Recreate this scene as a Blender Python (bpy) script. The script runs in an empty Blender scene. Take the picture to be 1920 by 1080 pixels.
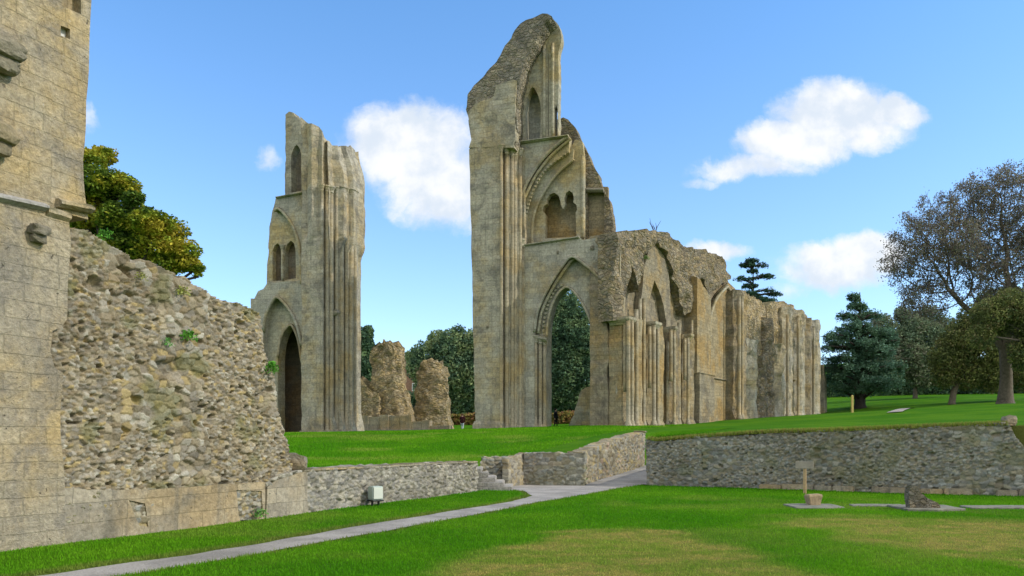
import bpy, bmesh, math, random
import numpy as np
from mathutils import Vector, Matrix
from mathutils.geometry import delaunay_2d_cdt

rng = np.random.default_rng(7)
random.seed(7)
scene = bpy.context.scene
COL = scene.collection
R = math.radians
FPX, CX, HY, EYE = 1500.0, 960.0, 830.0, 1.65     # lens in photo pixels, horizon row, eye height

# ------------------------------------------------------------------ numpy noise
def _h(*a):
    h = np.full(np.broadcast(*a).shape, 2166136261, dtype=np.uint32)
    for k in a:
        k = np.asarray(k).astype(np.int64).astype(np.uint32)
        h = (h ^ k) * np.uint32(16777619)
        h ^= h >> np.uint32(15)
        h = h * np.uint32(2246822519)
        h ^= h >> np.uint32(13)
    return h.astype(np.float64) / 4294967295.0

def vnoise(x, y, z=0.0, seed=0):
    x, y, z = np.broadcast_arrays(np.asarray(x, float), np.asarray(y, float), np.asarray(z, float))
    xi, yi, zi = np.floor(x), np.floor(y), np.floor(z)
    fx, fy, fz = x - xi, y - yi, z - zi
    fx, fy, fz = [f * f * (3 - 2 * f) for f in (fx, fy, fz)]
    out = 0
    for dx in (0, 1):
        for dy in (0, 1):
            for dz in (0, 1):
                w = (fx if dx else 1 - fx) * (fy if dy else 1 - fy) * (fz if dz else 1 - fz)
                out = out + w * _h(xi + dx, yi + dy, zi + dz, np.full(x.shape, seed))
    return out * 2 - 1

def fbm(x, y, z=0.0, octv=4, seed=0):
    s, a, t = 0, 1.0, 0
    x, y, z = np.asarray(x, float), np.asarray(y, float), np.asarray(z, float)
    for i in range(octv):
        s = s + a * vnoise(x * 2 ** i, y * 2 ** i, z * 2 ** i, seed + i)
        t += a; a *= .5
    return s / t

def voro(u, v, seed=0):
    """F1, F2, id-hash, offset to the cell centre (cells of unit size)"""
    iu, iv = np.floor(u), np.floor(v)
    f1 = np.full(u.shape, 9.0); f2 = np.full(u.shape, 9.0)
    idh = np.zeros(u.shape); ou = np.zeros(u.shape); ov = np.zeros(u.shape)
    for di in (-1, 0, 1):
        for dj in (-1, 0, 1):
            cu, cv = iu + di, iv + dj
            pu = cu + .12 + .76 * _h(cu, cv, np.full(u.shape, seed))
            pv = cv + .12 + .76 * _h(cu, cv, np.full(u.shape, seed + 1))
            du, dv = u - pu, v - pv
            d = (np.abs(du) ** 2.6 + np.abs(dv) ** 2.6) ** (1 / 2.6)
            m = d < f1
            f2 = np.where(m, f1, np.minimum(f2, d))
            idh = np.where(m, _h(cu, cv, np.full(u.shape, seed + 2)), idh)
            ou = np.where(m, du, ou); ov = np.where(m, dv, ov)
            f1 = np.where(m, d, f1)
    return f1, f2, idh, ou, ov

def sstep(a, b, x):
    t = np.clip((x - a) / (b - a), 0, 1)
    return t * t * (3 - 2 * t)

def pip(px, py, poly):
    inside = np.zeros(px.shape, bool)
    n = len(poly)
    for i in range(n):
        x0, y0 = poly[i]; x1, y1 = poly[(i + 1) % n]
        if y0 == y1: continue
        c = ((y0 > py) != (y1 > py)) & (px < (x1 - x0) * (py - y0) / (y1 - y0) + x0)
        inside ^= c
    return inside

# ------------------------------------------------------------------ frames and pixels
class Frame:
    """local x along a wall, local y into it, z up"""
    def __init__(s, ox, oy, ang, oz=0.0):
        s.o = (ox, oy, oz); s.a = ang
        s.ex = (math.cos(ang), math.sin(ang)); s.ey = (-math.sin(ang), math.cos(ang))
    def world(s, x, y):
        return (s.o[0] + x * s.ex[0] + y * s.ey[0], s.o[1] + x * s.ex[1] + y * s.ey[1])
    def local(s, X, Y):
        dx, dy = X - s.o[0], Y - s.o[1]
        return (dx * s.ex[0] + dy * s.ex[1], dx * s.ey[0] + dy * s.ey[1])
    def hit(s, px, py, c=0.0):
        """photo pixel -> (x, z) on the wall plane y = c"""
        k = (px - CX) / FPX
        qx, qy = s.o[0] + c * s.ey[0], s.o[1] + c * s.ey[1]
        x = (k * qy - qx) / (s.ex[0] - k * s.ex[1])
        Y = qy + x * s.ex[1]
        return (x, EYE + (HY - py) * Y / FPX - s.o[2])
    def poly(s, pts, c=0.0):
        return [s.hit(p[0], p[1], c) for p in pts]
    def wdepth(s, x, c=0): return s.world(x, c)[1]

def on_ground(px, py, z=0.0):
    Y = (EYE - z) * FPX / (py - HY)
    return ((px - CX) / FPX * Y, Y)
def at(px, py, Y):
    return Vector(((px - CX) / FPX * Y, Y, EYE + (HY - py) * Y / FPX))

# ------------------------------------------------------------------ object helpers
def tag(o, label, cat, group=None, kind=None):
    if label: o['label'] = label
    if cat: o['category'] = cat
    if group: o['group'] = group
    if kind: o['kind'] = kind
    return o
def thing(name, label, cat, loc=(0, 0, 0), rz=0.0, group=None):
    o = bpy.data.objects.new(name, None); COL.objects.link(o)
    o.empty_display_size = .5
    o.location = loc; o.rotation_euler = (0, 0, rz)
    return tag(o, label, cat, group)
def link(name, me, mat, parent=None, smooth=False):
    o = bpy.data.objects.new(name, me); COL.objects.link(o)
    if mat:
        for m in (mat if isinstance(mat, (list, tuple)) else [mat]): me.materials.append(m)
    if parent: o.parent = parent
    if smooth:
        me.polygons.foreach_set('use_smooth', np.ones(len(me.polygons), bool))
    return o
def mesh_np(name, V, F, mat=None, parent=None, smooth=False, col=None):
    """V (n,3); F list or (m,k) array; optional per-vertex colour"""
    me = bpy.data.meshes.new(name)
    V = np.asarray(V, np.float32)
    if isinstance(F, np.ndarray):
        m, k = F.shape
        me.vertices.add(len(V)); me.vertices.foreach_set('co', V.ravel())
        me.loops.add(m * k); me.loops.foreach_set('vertex_index', F.astype(np.int32).ravel())
        me.polygons.add(m)
        me.polygons.foreach_set('loop_start', np.arange(0, m * k, k, dtype=np.int32))
        me.update(calc_edges=True); me.validate()
    else:
        me.from_pydata(V.tolist(), [], F)
    if col is not None:
        a = me.attributes.new('Col', 'FLOAT_COLOR', 'POINT')
        c = np.ones((len(V), 4), np.float32); c[:, :3] = col
        a.data.foreach_set('color', c.ravel())
    return link(name, me, mat, parent, smooth)

class MB:
    def __init__(s): s.v = []; s.f = []
    def box(s, x0, x1, y0, y1, z0, z1):
        b = len(s.v)
        s.v += [(x, y, z) for z in (z0, z1) for x, y in ((x0, y0), (x1, y0), (x1, y1), (x0, y1))]
        s.f += [[b + i for i in q] for q in ((3, 2, 1, 0), (4, 5, 6, 7), (0, 1, 5, 4), (1, 2, 6, 5), (2, 3, 7, 6), (3, 0, 4, 7))]
        return s
    def ring_loft(s, rings, cap=True):
        b = len(s.v); n = len(rings[0])
        for r in rings: s.v += [tuple(p) for p in r]
        for i in range(len(rings) - 1):
            for j in range(n):
                k = (j + 1) % n
                s.f.append([b + i * n + j, b + i * n + k, b + (i + 1) * n + k, b + (i + 1) * n + j])
        if cap:
            s.f.append([b + j for j in range(n)][::-1])
            s.f.append([b + (len(rings) - 1) * n + j for j in range(n)])
        return s
    def lathe(s, x, y, prof, n=12, rot=0.0):
        return s.ring_loft([[(x + r * math.cos(rot + 6.28318 * j / n), y + r * math.sin(rot + 6.28318 * j / n), z) for j in range(n)] for z, r in prof])
    def tube(s, path, rad, n=8):
        path = [Vector(p) for p in path]
        if not hasattr(rad, '__len__'): rad = [rad] * len(path)
        rings = []
        for i, p in enumerate(path):
            t = (path[min(i + 1, len(path) - 1)] - path[max(i - 1, 0)]).normalized()
            a = t.orthogonal().normalized() if abs(t.y) > .9 else t.cross(Vector((0, 1, 0))).normalized()
            b = t.cross(a)
            rings.append([p + rad[i] * (a * math.cos(6.28318 * j / n) + b * math.sin(6.28318 * j / n)) for j in range(n)])
        return s.ring_loft(rings)
    def build(s, name, mat, parent=None, smooth=False, bevel=0, seg=1):
        me = bpy.data.meshes.new(name); me.from_pydata([tuple(v) for v in s.v], [], s.f)
        bm = bmesh.new(); bm.from_mesh(me)
        bmesh.ops.recalc_face_normals(bm, faces=bm.faces)
        if bevel:
            bmesh.ops.bevel(bm, geom=[e for e in bm.edges if len(e.link_faces) == 2 and e.calc_face_angle(0) > .6], offset=bevel, segments=seg, affect='EDGES')
        bm.to_mesh(me); bm.free()
        return link(name, me, mat, parent, smooth)

def resample(poly, step, rough=0.0, seed=0, smooth_below=None):
    out = []
    n = len(poly)
    for i in range(n):
        (x0, z0), (x1, z1) = poly[i], poly[(i + 1) % n]
        L = math.hypot(x1 - x0, z1 - z0); k = max(1, int(L / step))
        for j in range(k):
            t = j / k; out.append((x0 + (x1 - x0) * t, z0 + (z1 - z0) * t))
    if rough:
        a = np.array(out)
        jx = fbm(a[:, 0] * 1.7, a[:, 1] * 1.7, seed * 3.1, 3, seed) * rough * 1.6
        jz = fbm(a[:, 0] * 1.7 + 31, a[:, 1] * 1.7, seed * 3.1, 3, seed + 9) * rough * 1.6
        a[:, 0] += jx; a[:, 1] += jz
        out = [tuple(p) for p in a]
    return out

def cdt_fill(outer, holes, inner=()):
    loops = [outer] + list(holes)
    pts, edges = [], []
    for lp in loops:
        b = len(pts); m = len(lp); pts += [Vector(p) for p in lp]
        edges += [(b + i, b + (i + 1) % m) for i in range(m)]
    pts += [Vector(p) for p in inner]
    vo, eo, fo, _, _, _ = delaunay_2d_cdt(pts, edges, [], 0, 1e-5)
    P = np.array([(p.x, p.y) for p in vo])
    F = [list(f) for f in fo if len(f) == 3]
    c = np.array([P[f].mean(0) for f in F])
    m = pip(c[:, 0], c[:, 1], outer)
    for h in holes: m &= ~pip(c[:, 0], c[:, 1], h)
    return P, [f for f, k in zip(F, m) if k]

def plate(name, F, outline, y, thick, mat, parent, holes=(), rough=.06, step=.3, seed=1, hrough=.012, bulge=.03):
    """wall slab: traced outline set on the plane y of frame F, real thickness, ragged edges, uneven face"""
    o = resample(outline, step, rough, seed)
    hs = [resample(h, .22, hrough, seed + 5) for h in holes]
    xs = [p[0] for p in o]; zs = [p[1] for p in o]
    g = .45
    inner = []
    for i in range(int((max(xs) - min(xs)) / g) + 1):
        for j in range(int((max(zs) - min(zs)) / g) + 1):
            inner.append((min(xs) + (i + .5 + random.uniform(-.3, .3)) * g, min(zs) + (j + .5 + random.uniform(-.3, .3)) * g))
    ia = np.array(inner)
    m = pip(ia[:, 0], ia[:, 1], o)
    for h in hs: m &= ~pip(ia[:, 0], ia[:, 1], h)
    P, T = cdt_fill(o, hs, [tuple(p) for p in ia[m]])
    n = len(P)
    yf = y + bulge * fbm(P[:, 0] * .9, P[:, 1] * .9, seed, 3, seed)
    V = [(p[0], a, p[1]) for p, a in zip(P, yf)] + [(p[0], y + thick, p[1]) for p in P]
    cnt = {}
    for f in T:
        for i in range(3):
            e = (f[i], f[(i + 1) % 3]); cnt[e] = 1
    # orientation: front must face -y
    def area(f):
        a, b, c = P[f[0]], P[f[1]], P[f[2]]
        return (b[0] - a[0]) * (c[1] - a[1]) - (b[1] - a[1]) * (c[0] - a[0])
    faces = []
    for f in T:
        g_ = f if area(f) > 0 else f[::-1]
        faces.append(g_); faces.append([i + n for i in g_[::-1]])
        for i in range(3):
            a, b = g_[i], g_[(i + 1) % 3]
            if (a, b) in cnt and (b, a) not in cnt or (b, a) in cnt and (a, b) not in cnt:
                faces.append([b, a, a + n, b + n])
    me = bpy.data.meshes.new(name); me.from_pydata(V, [], faces)
    return link(name, me, mat, parent)

def prism(name, plan, z0, topf, mat, parent, rh=.35, rv=.45, jit=.03, seed=3, shape=None, top_rough=.15):
    """upright masonry mass: plan polygon raised to an uneven top"""
    p = resample(plan, rh)
    a = sum(p[i][0] * p[(i + 1) % len(p)][1] - p[(i + 1) % len(p)][0] * p[i][1] for i in range(len(p)))
    if a < 0: p = p[::-1]
    A = np.array(p); n = len(A)
    zt = np.array([topf(x, y) for x, y in p])
    zt = zt + top_rough * fbm(A[:, 0] * 1.8, A[:, 1] * 1.8, seed, 3, seed)
    rows = max(2, int((zt.max() - z0) / rv))
    V = []
    for r in range(rows + 1):
        t = r / rows
        z = z0 + (zt - z0) * t
        x, y = A[:, 0].copy(), A[:, 1].copy()
        if shape: x, y = shape(x, y, z, t)
        j = jit * (1 + 1.2 * t ** 4)
        x = x + j * 2 * fbm(x * 1.3, y * 1.3, z * 1.3, 3, seed); y = y + j * 2 * fbm(x * 1.3 + 7, y * 1.3, z * 1.3, 3, seed + 4)
        V += list(zip(x, y, z))
    faces = []
    for r in range(rows):
        for i in range(n):
            k = (i + 1) % n
            faces.append([r * n + i, r * n + k, (r + 1) * n + k, (r + 1) * n + i])
    top = [V[rows * n + i] for i in range(n)]
    tp = [(q[0], q[1]) for q in top]
    xs = A[:, 0]; ys = A[:, 1]
    inner = []
    g = .5
    for i in range(int((xs.max() - xs.min()) / g)):
        for j in range(int((ys.max() - ys.min()) / g)):
            inner.append((xs.min() + (i + .5) * g, ys.min() + (j + .5) * g))
    if inner:
        ia = np.array(inner); ia = ia[pip(ia[:, 0], ia[:, 1], tp)]
        inner = [tuple(q) for q in ia]
    P, T = cdt_fill(tp, [], inner)
    b = len(V)
    for q in P:
        d = [(q[0] - c[0]) ** 2 + (q[1] - c[1]) ** 2 for c in tp]
        k = int(np.argmin(d))
        z = top[k][2] if d[k] < 1e-6 else topf(q[0], q[1]) + top_rough * 1.2 * float(fbm(q[0] * 1.8, q[1] * 1.8, seed, 3, seed))
        V.append((q[0], q[1], z))
    for f in T:
        a_, b_, c_ = P[f[0]], P[f[1]], P[f[2]]
        s = (b_[0] - a_[0]) * (c_[1] - a_[1]) - (b_[1] - a_[1]) * (c_[0] - a_[0])
        faces.append([b + i for i in (f if s > 0 else f[::-1])])
    me = bpy.data.meshes.new(name); me.from_pydata([tuple(map(float, v)) for v in V], [], faces)
    return link(name, me, mat, parent)

def rubble(name, F, outline, y, thick, mat, parent, res=.025, sx=.22, sz=.13, depth=.05, pal=None, seed=11, rough=.05,
           coursed=0.0, mortar=(.30, .27, .21), moss=.25, mortar_w=.2, big=.55, slope=0.0, hollows=(), void=.0):
    """rubble-stone face: every stone a raised, tilted lump with its own colour"""
    o = resample(outline, .12, rough, seed)
    xs = [p[0] for p in o]; zs = [p[1] for p in o]
    gx = np.arange(min(xs) - res, max(xs) + 2 * res, res); gz_ = np.arange(min(zs) - res, max(zs) + 2 * res, res)
    U, W = np.meshgrid(gx, gz_)
    nx, nz = len(gx), len(gz_)
    wu = U + .06 * fbm(U * 2.2, W * 2.2, 0, 3, seed); ww = W + (.05 - .035 * coursed) * fbm(U * 2.2 + 9, W * 2.2, 0, 3, seed + 3)
    bigm = sstep(-.15, .2, fbm(U * .8, W * .8, 0, 2, seed + 21)) * big
    H = np.zeros(U.shape); C = np.zeros(U.shape + (3,))
    pal = np.array(pal)
    res_l = []
    for k, s in enumerate((.8, 1.55)):
        row = np.floor(ww / (sz * s))
        qx = wu + .035 * s * fbm(U * 9, W * 9, k, 3, seed + 31); qz = ww + .022 * s * fbm(U * 9 + 4, W * 9, k, 3, seed + 33)
        f1, f2, idh, ou, ov = voro(qx / (sx * s) + .37 * (row % 2) * coursed, qz / (sz * s), seed + 40 * k)
        e = f2 - f1
        r1, r2, r3, r4 = (idh * 7.13) % 1, (idh * 13.7) % 1, (idh * 5.3) % 1, (idh * 31.7) % 1
        lev = np.where(r1 < void, -1.7, np.where(r1 < .14, -.3, .25 + .85 * r1))
        h = sstep(0.0, .10 + .12 * r4, e) * lev + (r2 - .5) * ov * 1.5 * sstep(0, .15, e) + (r3 - .5) * ou * .9 * sstep(0, .15, e)
        h += .34 * fbm(U * 17, W * 17, 0, 4, seed + 5)
        pi = (idh * len(pal) * .9999).astype(int)
        c = pal[pi] * (.72 + .5 * r4)[..., None]
        mm = (sstep(mortar_w * .6, mortar_w * .1, e) * (.6 + .4 * sstep(-.2, .3, fbm(U * 3, W * 3, 0, 2, seed + 35))))[..., None]
        c = c * (1 - mm) + np.array(mortar) * mm
        res_l.append((h, c))
    sel = (bigm > .5)
    H = np.where(sel, res_l[1][0], res_l[0][0]); C = np.where(sel[..., None], res_l[1][1], res_l[0][1])
    stain = sstep(.05, .5, fbm(U * .7, W * 1.1, 3, 4, seed + 60))[..., None] * .45
    C = C * (1 - stain) + C * np.array((.62, .60, .58)) * stain
    if moss:
        mo = sstep(.12, .4, fbm(U * 1.3, W * 1.6, 5, 4, seed + 70))[..., None] * moss
        C = C * (1 - mo) + np.array((.13, .135, .045)) * mo
    C *= (1 + .16 * fbm(U * 9, W * 9, 1, 3, seed + 80))[..., None]
    Y = y - depth * H + .05 * fbm(U * .6, W * .6, 2, 3, seed + 90) + slope * (W - min(zs))
    for (hx, hz, rx, rz_, dp) in hollows:
        Y = Y + dp * sstep(1.0, .45, np.hypot((U - hx) / rx, (W - hz) / rz_) + .25 * fbm(U * 5, W * 5, 0, 2, seed))
    ins = pip(U, W, o)
    cc = ins[:-1, :-1] & ins[1:, :-1] & ins[:-1, 1:] & ins[1:, 1:]
    idx = np.arange(nx * nz).reshape(nz, nx)
    fr = np.stack([idx[:-1, :-1][cc], idx[:-1, 1:][cc], idx[1:, 1:][cc], idx[1:, :-1][cc]], 1)
    Vf = np.stack([U.ravel(), Y.ravel(), W.ravel()], 1)
    Cf = C.reshape(-1, 3)
    # side walls: boundary edges pushed back in three steps
    E = np.concatenate([fr[:, [0, 1]], fr[:, [1, 2]], fr[:, [2, 3]], fr[:, [3, 0]]])
    key = E[:, 0].astype(np.int64) * (nx * nz) + E[:, 1]; rkey = E[:, 1].astype(np.int64) * (nx * nz) + E[:, 0]
    be = E[~np.isin(key, rkey)]
    used = np.unique(be)
    remap = {int(v): i for i, v in enumerate(used)}
    layers = []
    nv = len(Vf); VV = [Vf]; CC = [Cf]
    steps = max(2, int(thick / .14)) if thick < 1.3 else 7
    for s in range(1, steps + 1):
        v = Vf[used].copy(); t = s / steps
        jj = .06 * math.sin(math.pi * min(t, .9))
        v[:, 1] = Vf[used, 1] * (1 - t) + (y + thick) * t
        v[:, 0] += jj * 2.0 * fbm(v[:, 0] * 4, v[:, 1] * 4, v[:, 2] * 4, 3, seed + 7)
        v[:, 2] += jj * 2.0 * fbm(v[:, 0] * 4 + 5, v[:, 1] * 4, v[:, 2] * 4, 3, seed + 8)
        VV.append(v); CC.append(Cf[used] * (1 + .3 * fbm(v[:, 0] * 5, v[:, 1] * 6, v[:, 2] * 6, 2, seed + 12))[:, None]); layers.append(nv); nv += len(used)
    bi = np.array([[remap[int(a)], remap[int(b)]] for a, b in be])
    fl = [fr]
    prev = be
    for L in layers:
        cur = bi + L
        fl.append(np.stack([prev[:, 1], prev[:, 0], cur[:, 0], cur[:, 1]], 1)); prev = cur
    V = np.concatenate(VV); Cc = np.concatenate(CC); Fq = np.concatenate(fl)
    u_, inv = np.unique(Fq, return_inverse=True)
    obj = mesh_np(name, V[u_], inv.reshape(Fq.shape), mat, parent, False, np.clip(Cc[u_], 0.01, .9))
    # flat back slab closing the wall
    return obj

def pointed(x0, x1, zs, h, n=9):
    """pointed arch polyline from the left springing over the apex to the right springing"""
    xm = (x0 + x1) / 2
    out = []
    c = (xm * xm + h * h - x0 * x0) / (2 * (xm - x0)); r = c - x0
    a1 = math.atan2(h, c - xm)
    for i in range(n):
        a = a1 * i / (n - 1); out.append((c - r * math.cos(a), zs + r * math.sin(a)))
    for p in out[-2::-1]: out.append((2 * xm - p[0], p[1]))
    return out
# ------------------------------------------------------------------ materials
class NT:
    def __init__(s, mat):
        mat.use_nodes = True; s.t = mat.node_tree; s.t.nodes.clear(); s.out = s.n('ShaderNodeOutputMaterial')
    def n(s, ty, ins=None, **kw):
        nd = s.t.nodes.new(ty)
        for k, v in kw.items(): setattr(nd, k, v)
        for k, v in (ins or {}).items():
            if isinstance(v, bpy.types.NodeSocket): s.t.links.new(v, nd.inputs[k])
            else: nd.inputs[k].default_value = v
        return nd
    def math(s, op, a, b=0.0, clamp=False): return s.n('ShaderNodeMath', {0: a, 1: b}, operation=op, use_clamp=clamp).outputs[0]
    def mix(s, f, a, b, blend='MIX'):
        nd = s.n('ShaderNodeMix', data_type='RGBA', blend_type=blend)
        for k, v in ((0, f), (6, a), (7, b)):
            if isinstance(v, bpy.types.NodeSocket): s.t.links.new(v, nd.inputs[k])
            else: nd.inputs[k].default_value = (v + (1,) if isinstance(v, tuple) and len(v) == 3 else v)
        return nd.outputs[2]
    def noise(s, vec, scale, detail=4, rough=.55, dist=0.0):
        return s.n('ShaderNodeTexNoise', {'Vector': vec, 'Scale': scale, 'Detail': detail, 'Roughness': rough, 'Distortion': dist}).outputs[0]
    def ramp(s, f, a, b): 
        return s.n('ShaderNodeMapRange', {0: f, 1: a, 2: b, 3: 0.0, 4: 1.0}, interpolation_type='SMOOTHSTEP').outputs[0]
    def scale(s, vec, v): return s.n('ShaderNodeVectorMath', {0: vec, 1: v}, operation='MULTIPLY').outputs[0]

def ashlar(name, base, warm, dark, bw=.75, bh=.32, mortar=.55, warm_amt=(.42, .62), dark_amt=(.52, .75), streak=.5, bump=.5, fine=1.0, moss=(.10, .095, .045), tone=1.0, mossn=(.35, .75), vary=(.70, 1.08)):
    m = bpy.data.materials.new(name); N = NT(m)
    co = N.n('ShaderNodeTexCoord').outputs['Object']
    warp = N.n('ShaderNodeTexNoise', {'Vector': co, 'Scale': 1.3, 'Detail': 3.0}).outputs[1]
    wv = N.n('ShaderNodeVectorMath', {0: warp, 1: (.5, .5, .5)}, operation='SUBTRACT').outputs[0]
    wv = N.scale(wv, (.10, .10, .05))
    v = N.n('ShaderNodeVectorMath', {0: co, 1: wv}, operation='ADD').outputs[0]
    sp = N.n('ShaderNodeSeparateXYZ', {0: v})
    u = N.math('ADD', sp.outputs[0], N.math('MULTIPLY', sp.outputs[1], .93))
    bv = N.n('ShaderNodeCombineXYZ', {0: u, 1: sp.outputs[2], 2: 0.0}).outputs[0]
    br = N.n('ShaderNodeTexBrick', {'Vector': bv, 'Color1': (vary[0], vary[0], vary[0] * 1.03, 1), 'Color2': (vary[1], vary[1] * .97, vary[1] * .93, 1), 'Mortar': (mortar, mortar, mortar * .95, 1),
             'Scale': 1.0, 'Mortar Size': .011, 'Mortar Smooth': .35, 'Bias': .1, 'Brick Width': bw, 'Row Height': bh}, offset=.43, squash=.8, squash_frequency=3)
    n1 = N.ramp(N.noise(co, .38, 4, .6), *warm_amt)
    n1b = N.ramp(N.noise(co, 1.9, 5, .65, .4), .5, .72)
    c = N.mix(n1, base + (1,), warm + (1,))
    c = N.mix(N.math('MULTIPLY', n1b, .45), c, tuple(min(1, k * 1.25) for k in base) + (1,))
    c = N.mix(.85, c, br.outputs[0], 'MULTIPLY')
    n2 = N.ramp(N.noise(co, .9, 7, .66, .5), *dark_amt)
    c = N.mix(N.math('MULTIPLY', n2, .75), c, dark + (1,))
    st = N.ramp(N.noise(N.scale(co, (2.6, 2.6, .16)), 1.0, 4, .6), .52, .75)
    c = N.mix(N.math('MULTIPLY', st, streak), c, dark + (1,))
    f = N.noise(co, 7.0 * fine, 6, .7)
    fm = N.n('ShaderNodeMapRange', {0: f, 1: .28, 2: .72, 3: .62, 4: 1.30}).outputs[0]
    fc = N.n('ShaderNodeCombineXYZ', {0: fm, 1: fm, 2: fm}).outputs[0]
    c = N.mix(1.0, c, fc, 'MULTIPLY')
    li = N.ramp(N.noise(co, 3.1 * fine, 5, .72), .66, .73)
    c = N.mix(N.math('MULTIPLY', li, .5), c, (.50, .49, .45, 1))
    pit = N.ramp(N.noise(co, 4.3 * fine, 3, .5, .8), .30, .24)
    c = N.mix(N.math('MULTIPLY', pit, .6), c, (.07, .062, .05, 1))
    gn = N.n('ShaderNodeSeparateXYZ', {0: N.n('ShaderNodeNewGeometry').outputs['Normal']}).outputs[2]
    up = N.math('MULTIPLY', N.ramp(gn, *mossn), N.ramp(N.noise(co, 1.7, 5, .7), .3, .55))
    c = N.mix(N.math('MULTIPLY', up, .85), c, moss + (1,))
    h = N.math('ADD', N.math('MULTIPLY', f, .6), N.math('MULTIPLY', N.noise(co, 1.8, 5, .6), 1.2))
    h = N.math('SUBTRACT', h, N.math('MULTIPLY', br.outputs[1], .35))
    h = N.math('SUBTRACT', h, N.math('MULTIPLY', pit, .6))
    bp = N.n('ShaderNodeBump', {'Strength': bump, 'Distance': .12, 'Height': h})
    if tone != 1.0: c = N.mix(1.0, c, (tone, tone, tone, 1), 'MULTIPLY')
    p = N.n('ShaderNodeBsdfPrincipled', {'Base Color': c, 'Roughness': .93, 'Specular IOR Level': .15, 'Normal': bp.outputs[0]})
    N.t.links.new(p.outputs[0], N.out.inputs[0])
    return m

def rubble_far(name, base, warm, dark, sc=(2.6, 2.6, 4.2), tone=1.0, moss=.5):
    m = bpy.data.materials.new(name); N = NT(m)
    co = N.n('ShaderNodeTexCoord').outputs['Object']
    wv = N.n('ShaderNodeTexNoise', {'Vector': co, 'Scale': 2.6, 'Detail': 4.0, 'Roughness': .65}).outputs[1]
    wv = N.scale(N.n('ShaderNodeVectorMath', {0: wv, 1: (.5, .5, .5)}, operation='SUBTRACT').outputs[0], (.55, .55, .40))
    vv = N.scale(N.n('ShaderNodeVectorMath', {0: co, 1: wv}, operation='ADD').outputs[0], sc)
    vo = N.n('ShaderNodeTexVoronoi', {'Vector': vv, 'Scale': 1.0, 'Randomness': 1.0})
    ve = N.n('ShaderNodeTexVoronoi', {'Vector': vv, 'Scale': 1.0, 'Randomness': 1.0}, feature='DISTANCE_TO_EDGE')
    r = N.n('ShaderNodeSeparateXYZ', {0: vo.outputs['Color']})
    c = N.mix(N.ramp(N.math('ADD', N.math('MULTIPLY', r.outputs[0], .5), N.math('MULTIPLY', N.noise(co, .8, 5, .6), .6)), .35, .75), base + (1,), warm + (1,))
    val = N.n('ShaderNodeMapRange', {0: r.outputs[1], 1: 0.0, 2: 1.0, 3: .72, 4: 1.28}).outputs[0]
    c = N.mix(1.0, c, N.n('ShaderNodeCombineXYZ', {0: val, 1: val, 2: val}).outputs[0], 'MULTIPLY')
    ff = N.n('ShaderNodeMapRange', {0: N.noise(co, 5.0, 6, .75), 1: .28, 2: .72, 3: .55, 4: 1.4}).outputs[0]
    c = N.mix(1.0, c, N.n('ShaderNodeCombineXYZ', {0: ff, 1: ff, 2: ff}).outputs[0], 'MULTIPLY')
    ed = N.ramp(ve.outputs[0], .07, .0)
    c = N.mix(N.math('MULTIPLY', ed, .35), c, (.10, .088, .065, 1))
    c = N.mix(N.math('MULTIPLY', N.ramp(N.noise(co, .7, 6, .65), .48, .66), .65), c, dark + (1,))
    mo = N.ramp(N.noise(co, 1.1, 6, .7), .52, .68)
    c = N.mix(N.math('MULTIPLY', mo, moss), c, (.14, .135, .05, 1))
    gn = N.n('ShaderNodeSeparateXYZ', {0: N.n('ShaderNodeNewGeometry').outputs['Normal']}).outputs[2]
    c = N.mix(N.math('MULTIPLY', N.ramp(gn, .3, .75), .75), c, (.10, .095, .04, 1))
    f = N.noise(co, 9.0, 5, .7)
    h = N.math('ADD', N.math('MULTIPLY', N.ramp(ve.outputs[0], 0.0, .25), 1.0), N.math('ADD', N.math('MULTIPLY', f, .5), N.math('MULTIPLY', r.outputs[2], .7)))
    bp = N.n('ShaderNodeBump', {'Strength': .75, 'Distance': .16, 'Height': h})
    if tone != 1.0: c = N.mix(1.0, c, (tone, tone, tone, 1), 'MULTIPLY')
    p = N.n('ShaderNodeBsdfPrincipled', {'Base Color': c, 'Roughness': .95, 'Specular IOR Level': .1, 'Normal': bp.outputs[0]})
    N.t.links.new(p.outputs[0], N.out.inputs[0])
    return m

def attr_mat(name, rough=.95, bumpsc=30.0, bump=.5, var=.3, sub=0.0, vsc=None):
    """colour from the mesh's own Col attribute, with fine grain"""
    m = bpy.data.materials.new(name); N = NT(m)
    co = N.n('ShaderNodeTexCoord').outputs['Object']
    c = N.n('ShaderNodeAttribute', attribute_name='Col').outputs['Color']
    f = N.noise(co, vsc or bumpsc, 5, .7)
    fm = N.n('ShaderNodeMapRange', {0: f, 1: .25, 2: .75, 3: 1 - var, 4: 1 + var}).outputs[0]
    c = N.mix(1.0, c, N.n('ShaderNodeCombineXYZ', {0: fm, 1: fm, 2: fm}).outputs[0], 'MULTIPLY')
    ins = {'Base Color': c, 'Roughness': rough, 'Specular IOR Level': .12}
    if bump:
        ins['Normal'] = N.n('ShaderNodeBump', {'Strength': bump, 'Distance': .02, 'Height': N.noise(co, bumpsc, 4, .65)}).outputs[0]
    p = N.n('ShaderNodeBsdfPrincipled', ins)
    sh = p.outputs[0]
    if sub:
        tr = N.n('ShaderNodeBsdfTranslucent', {0: c})
        sh = N.n('ShaderNodeMixShader', {0: sub, 1: sh, 2: tr.outputs[0]}).outputs[0]
    N.t.links.new(sh, N.out.inputs[0])
    return m

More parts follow.
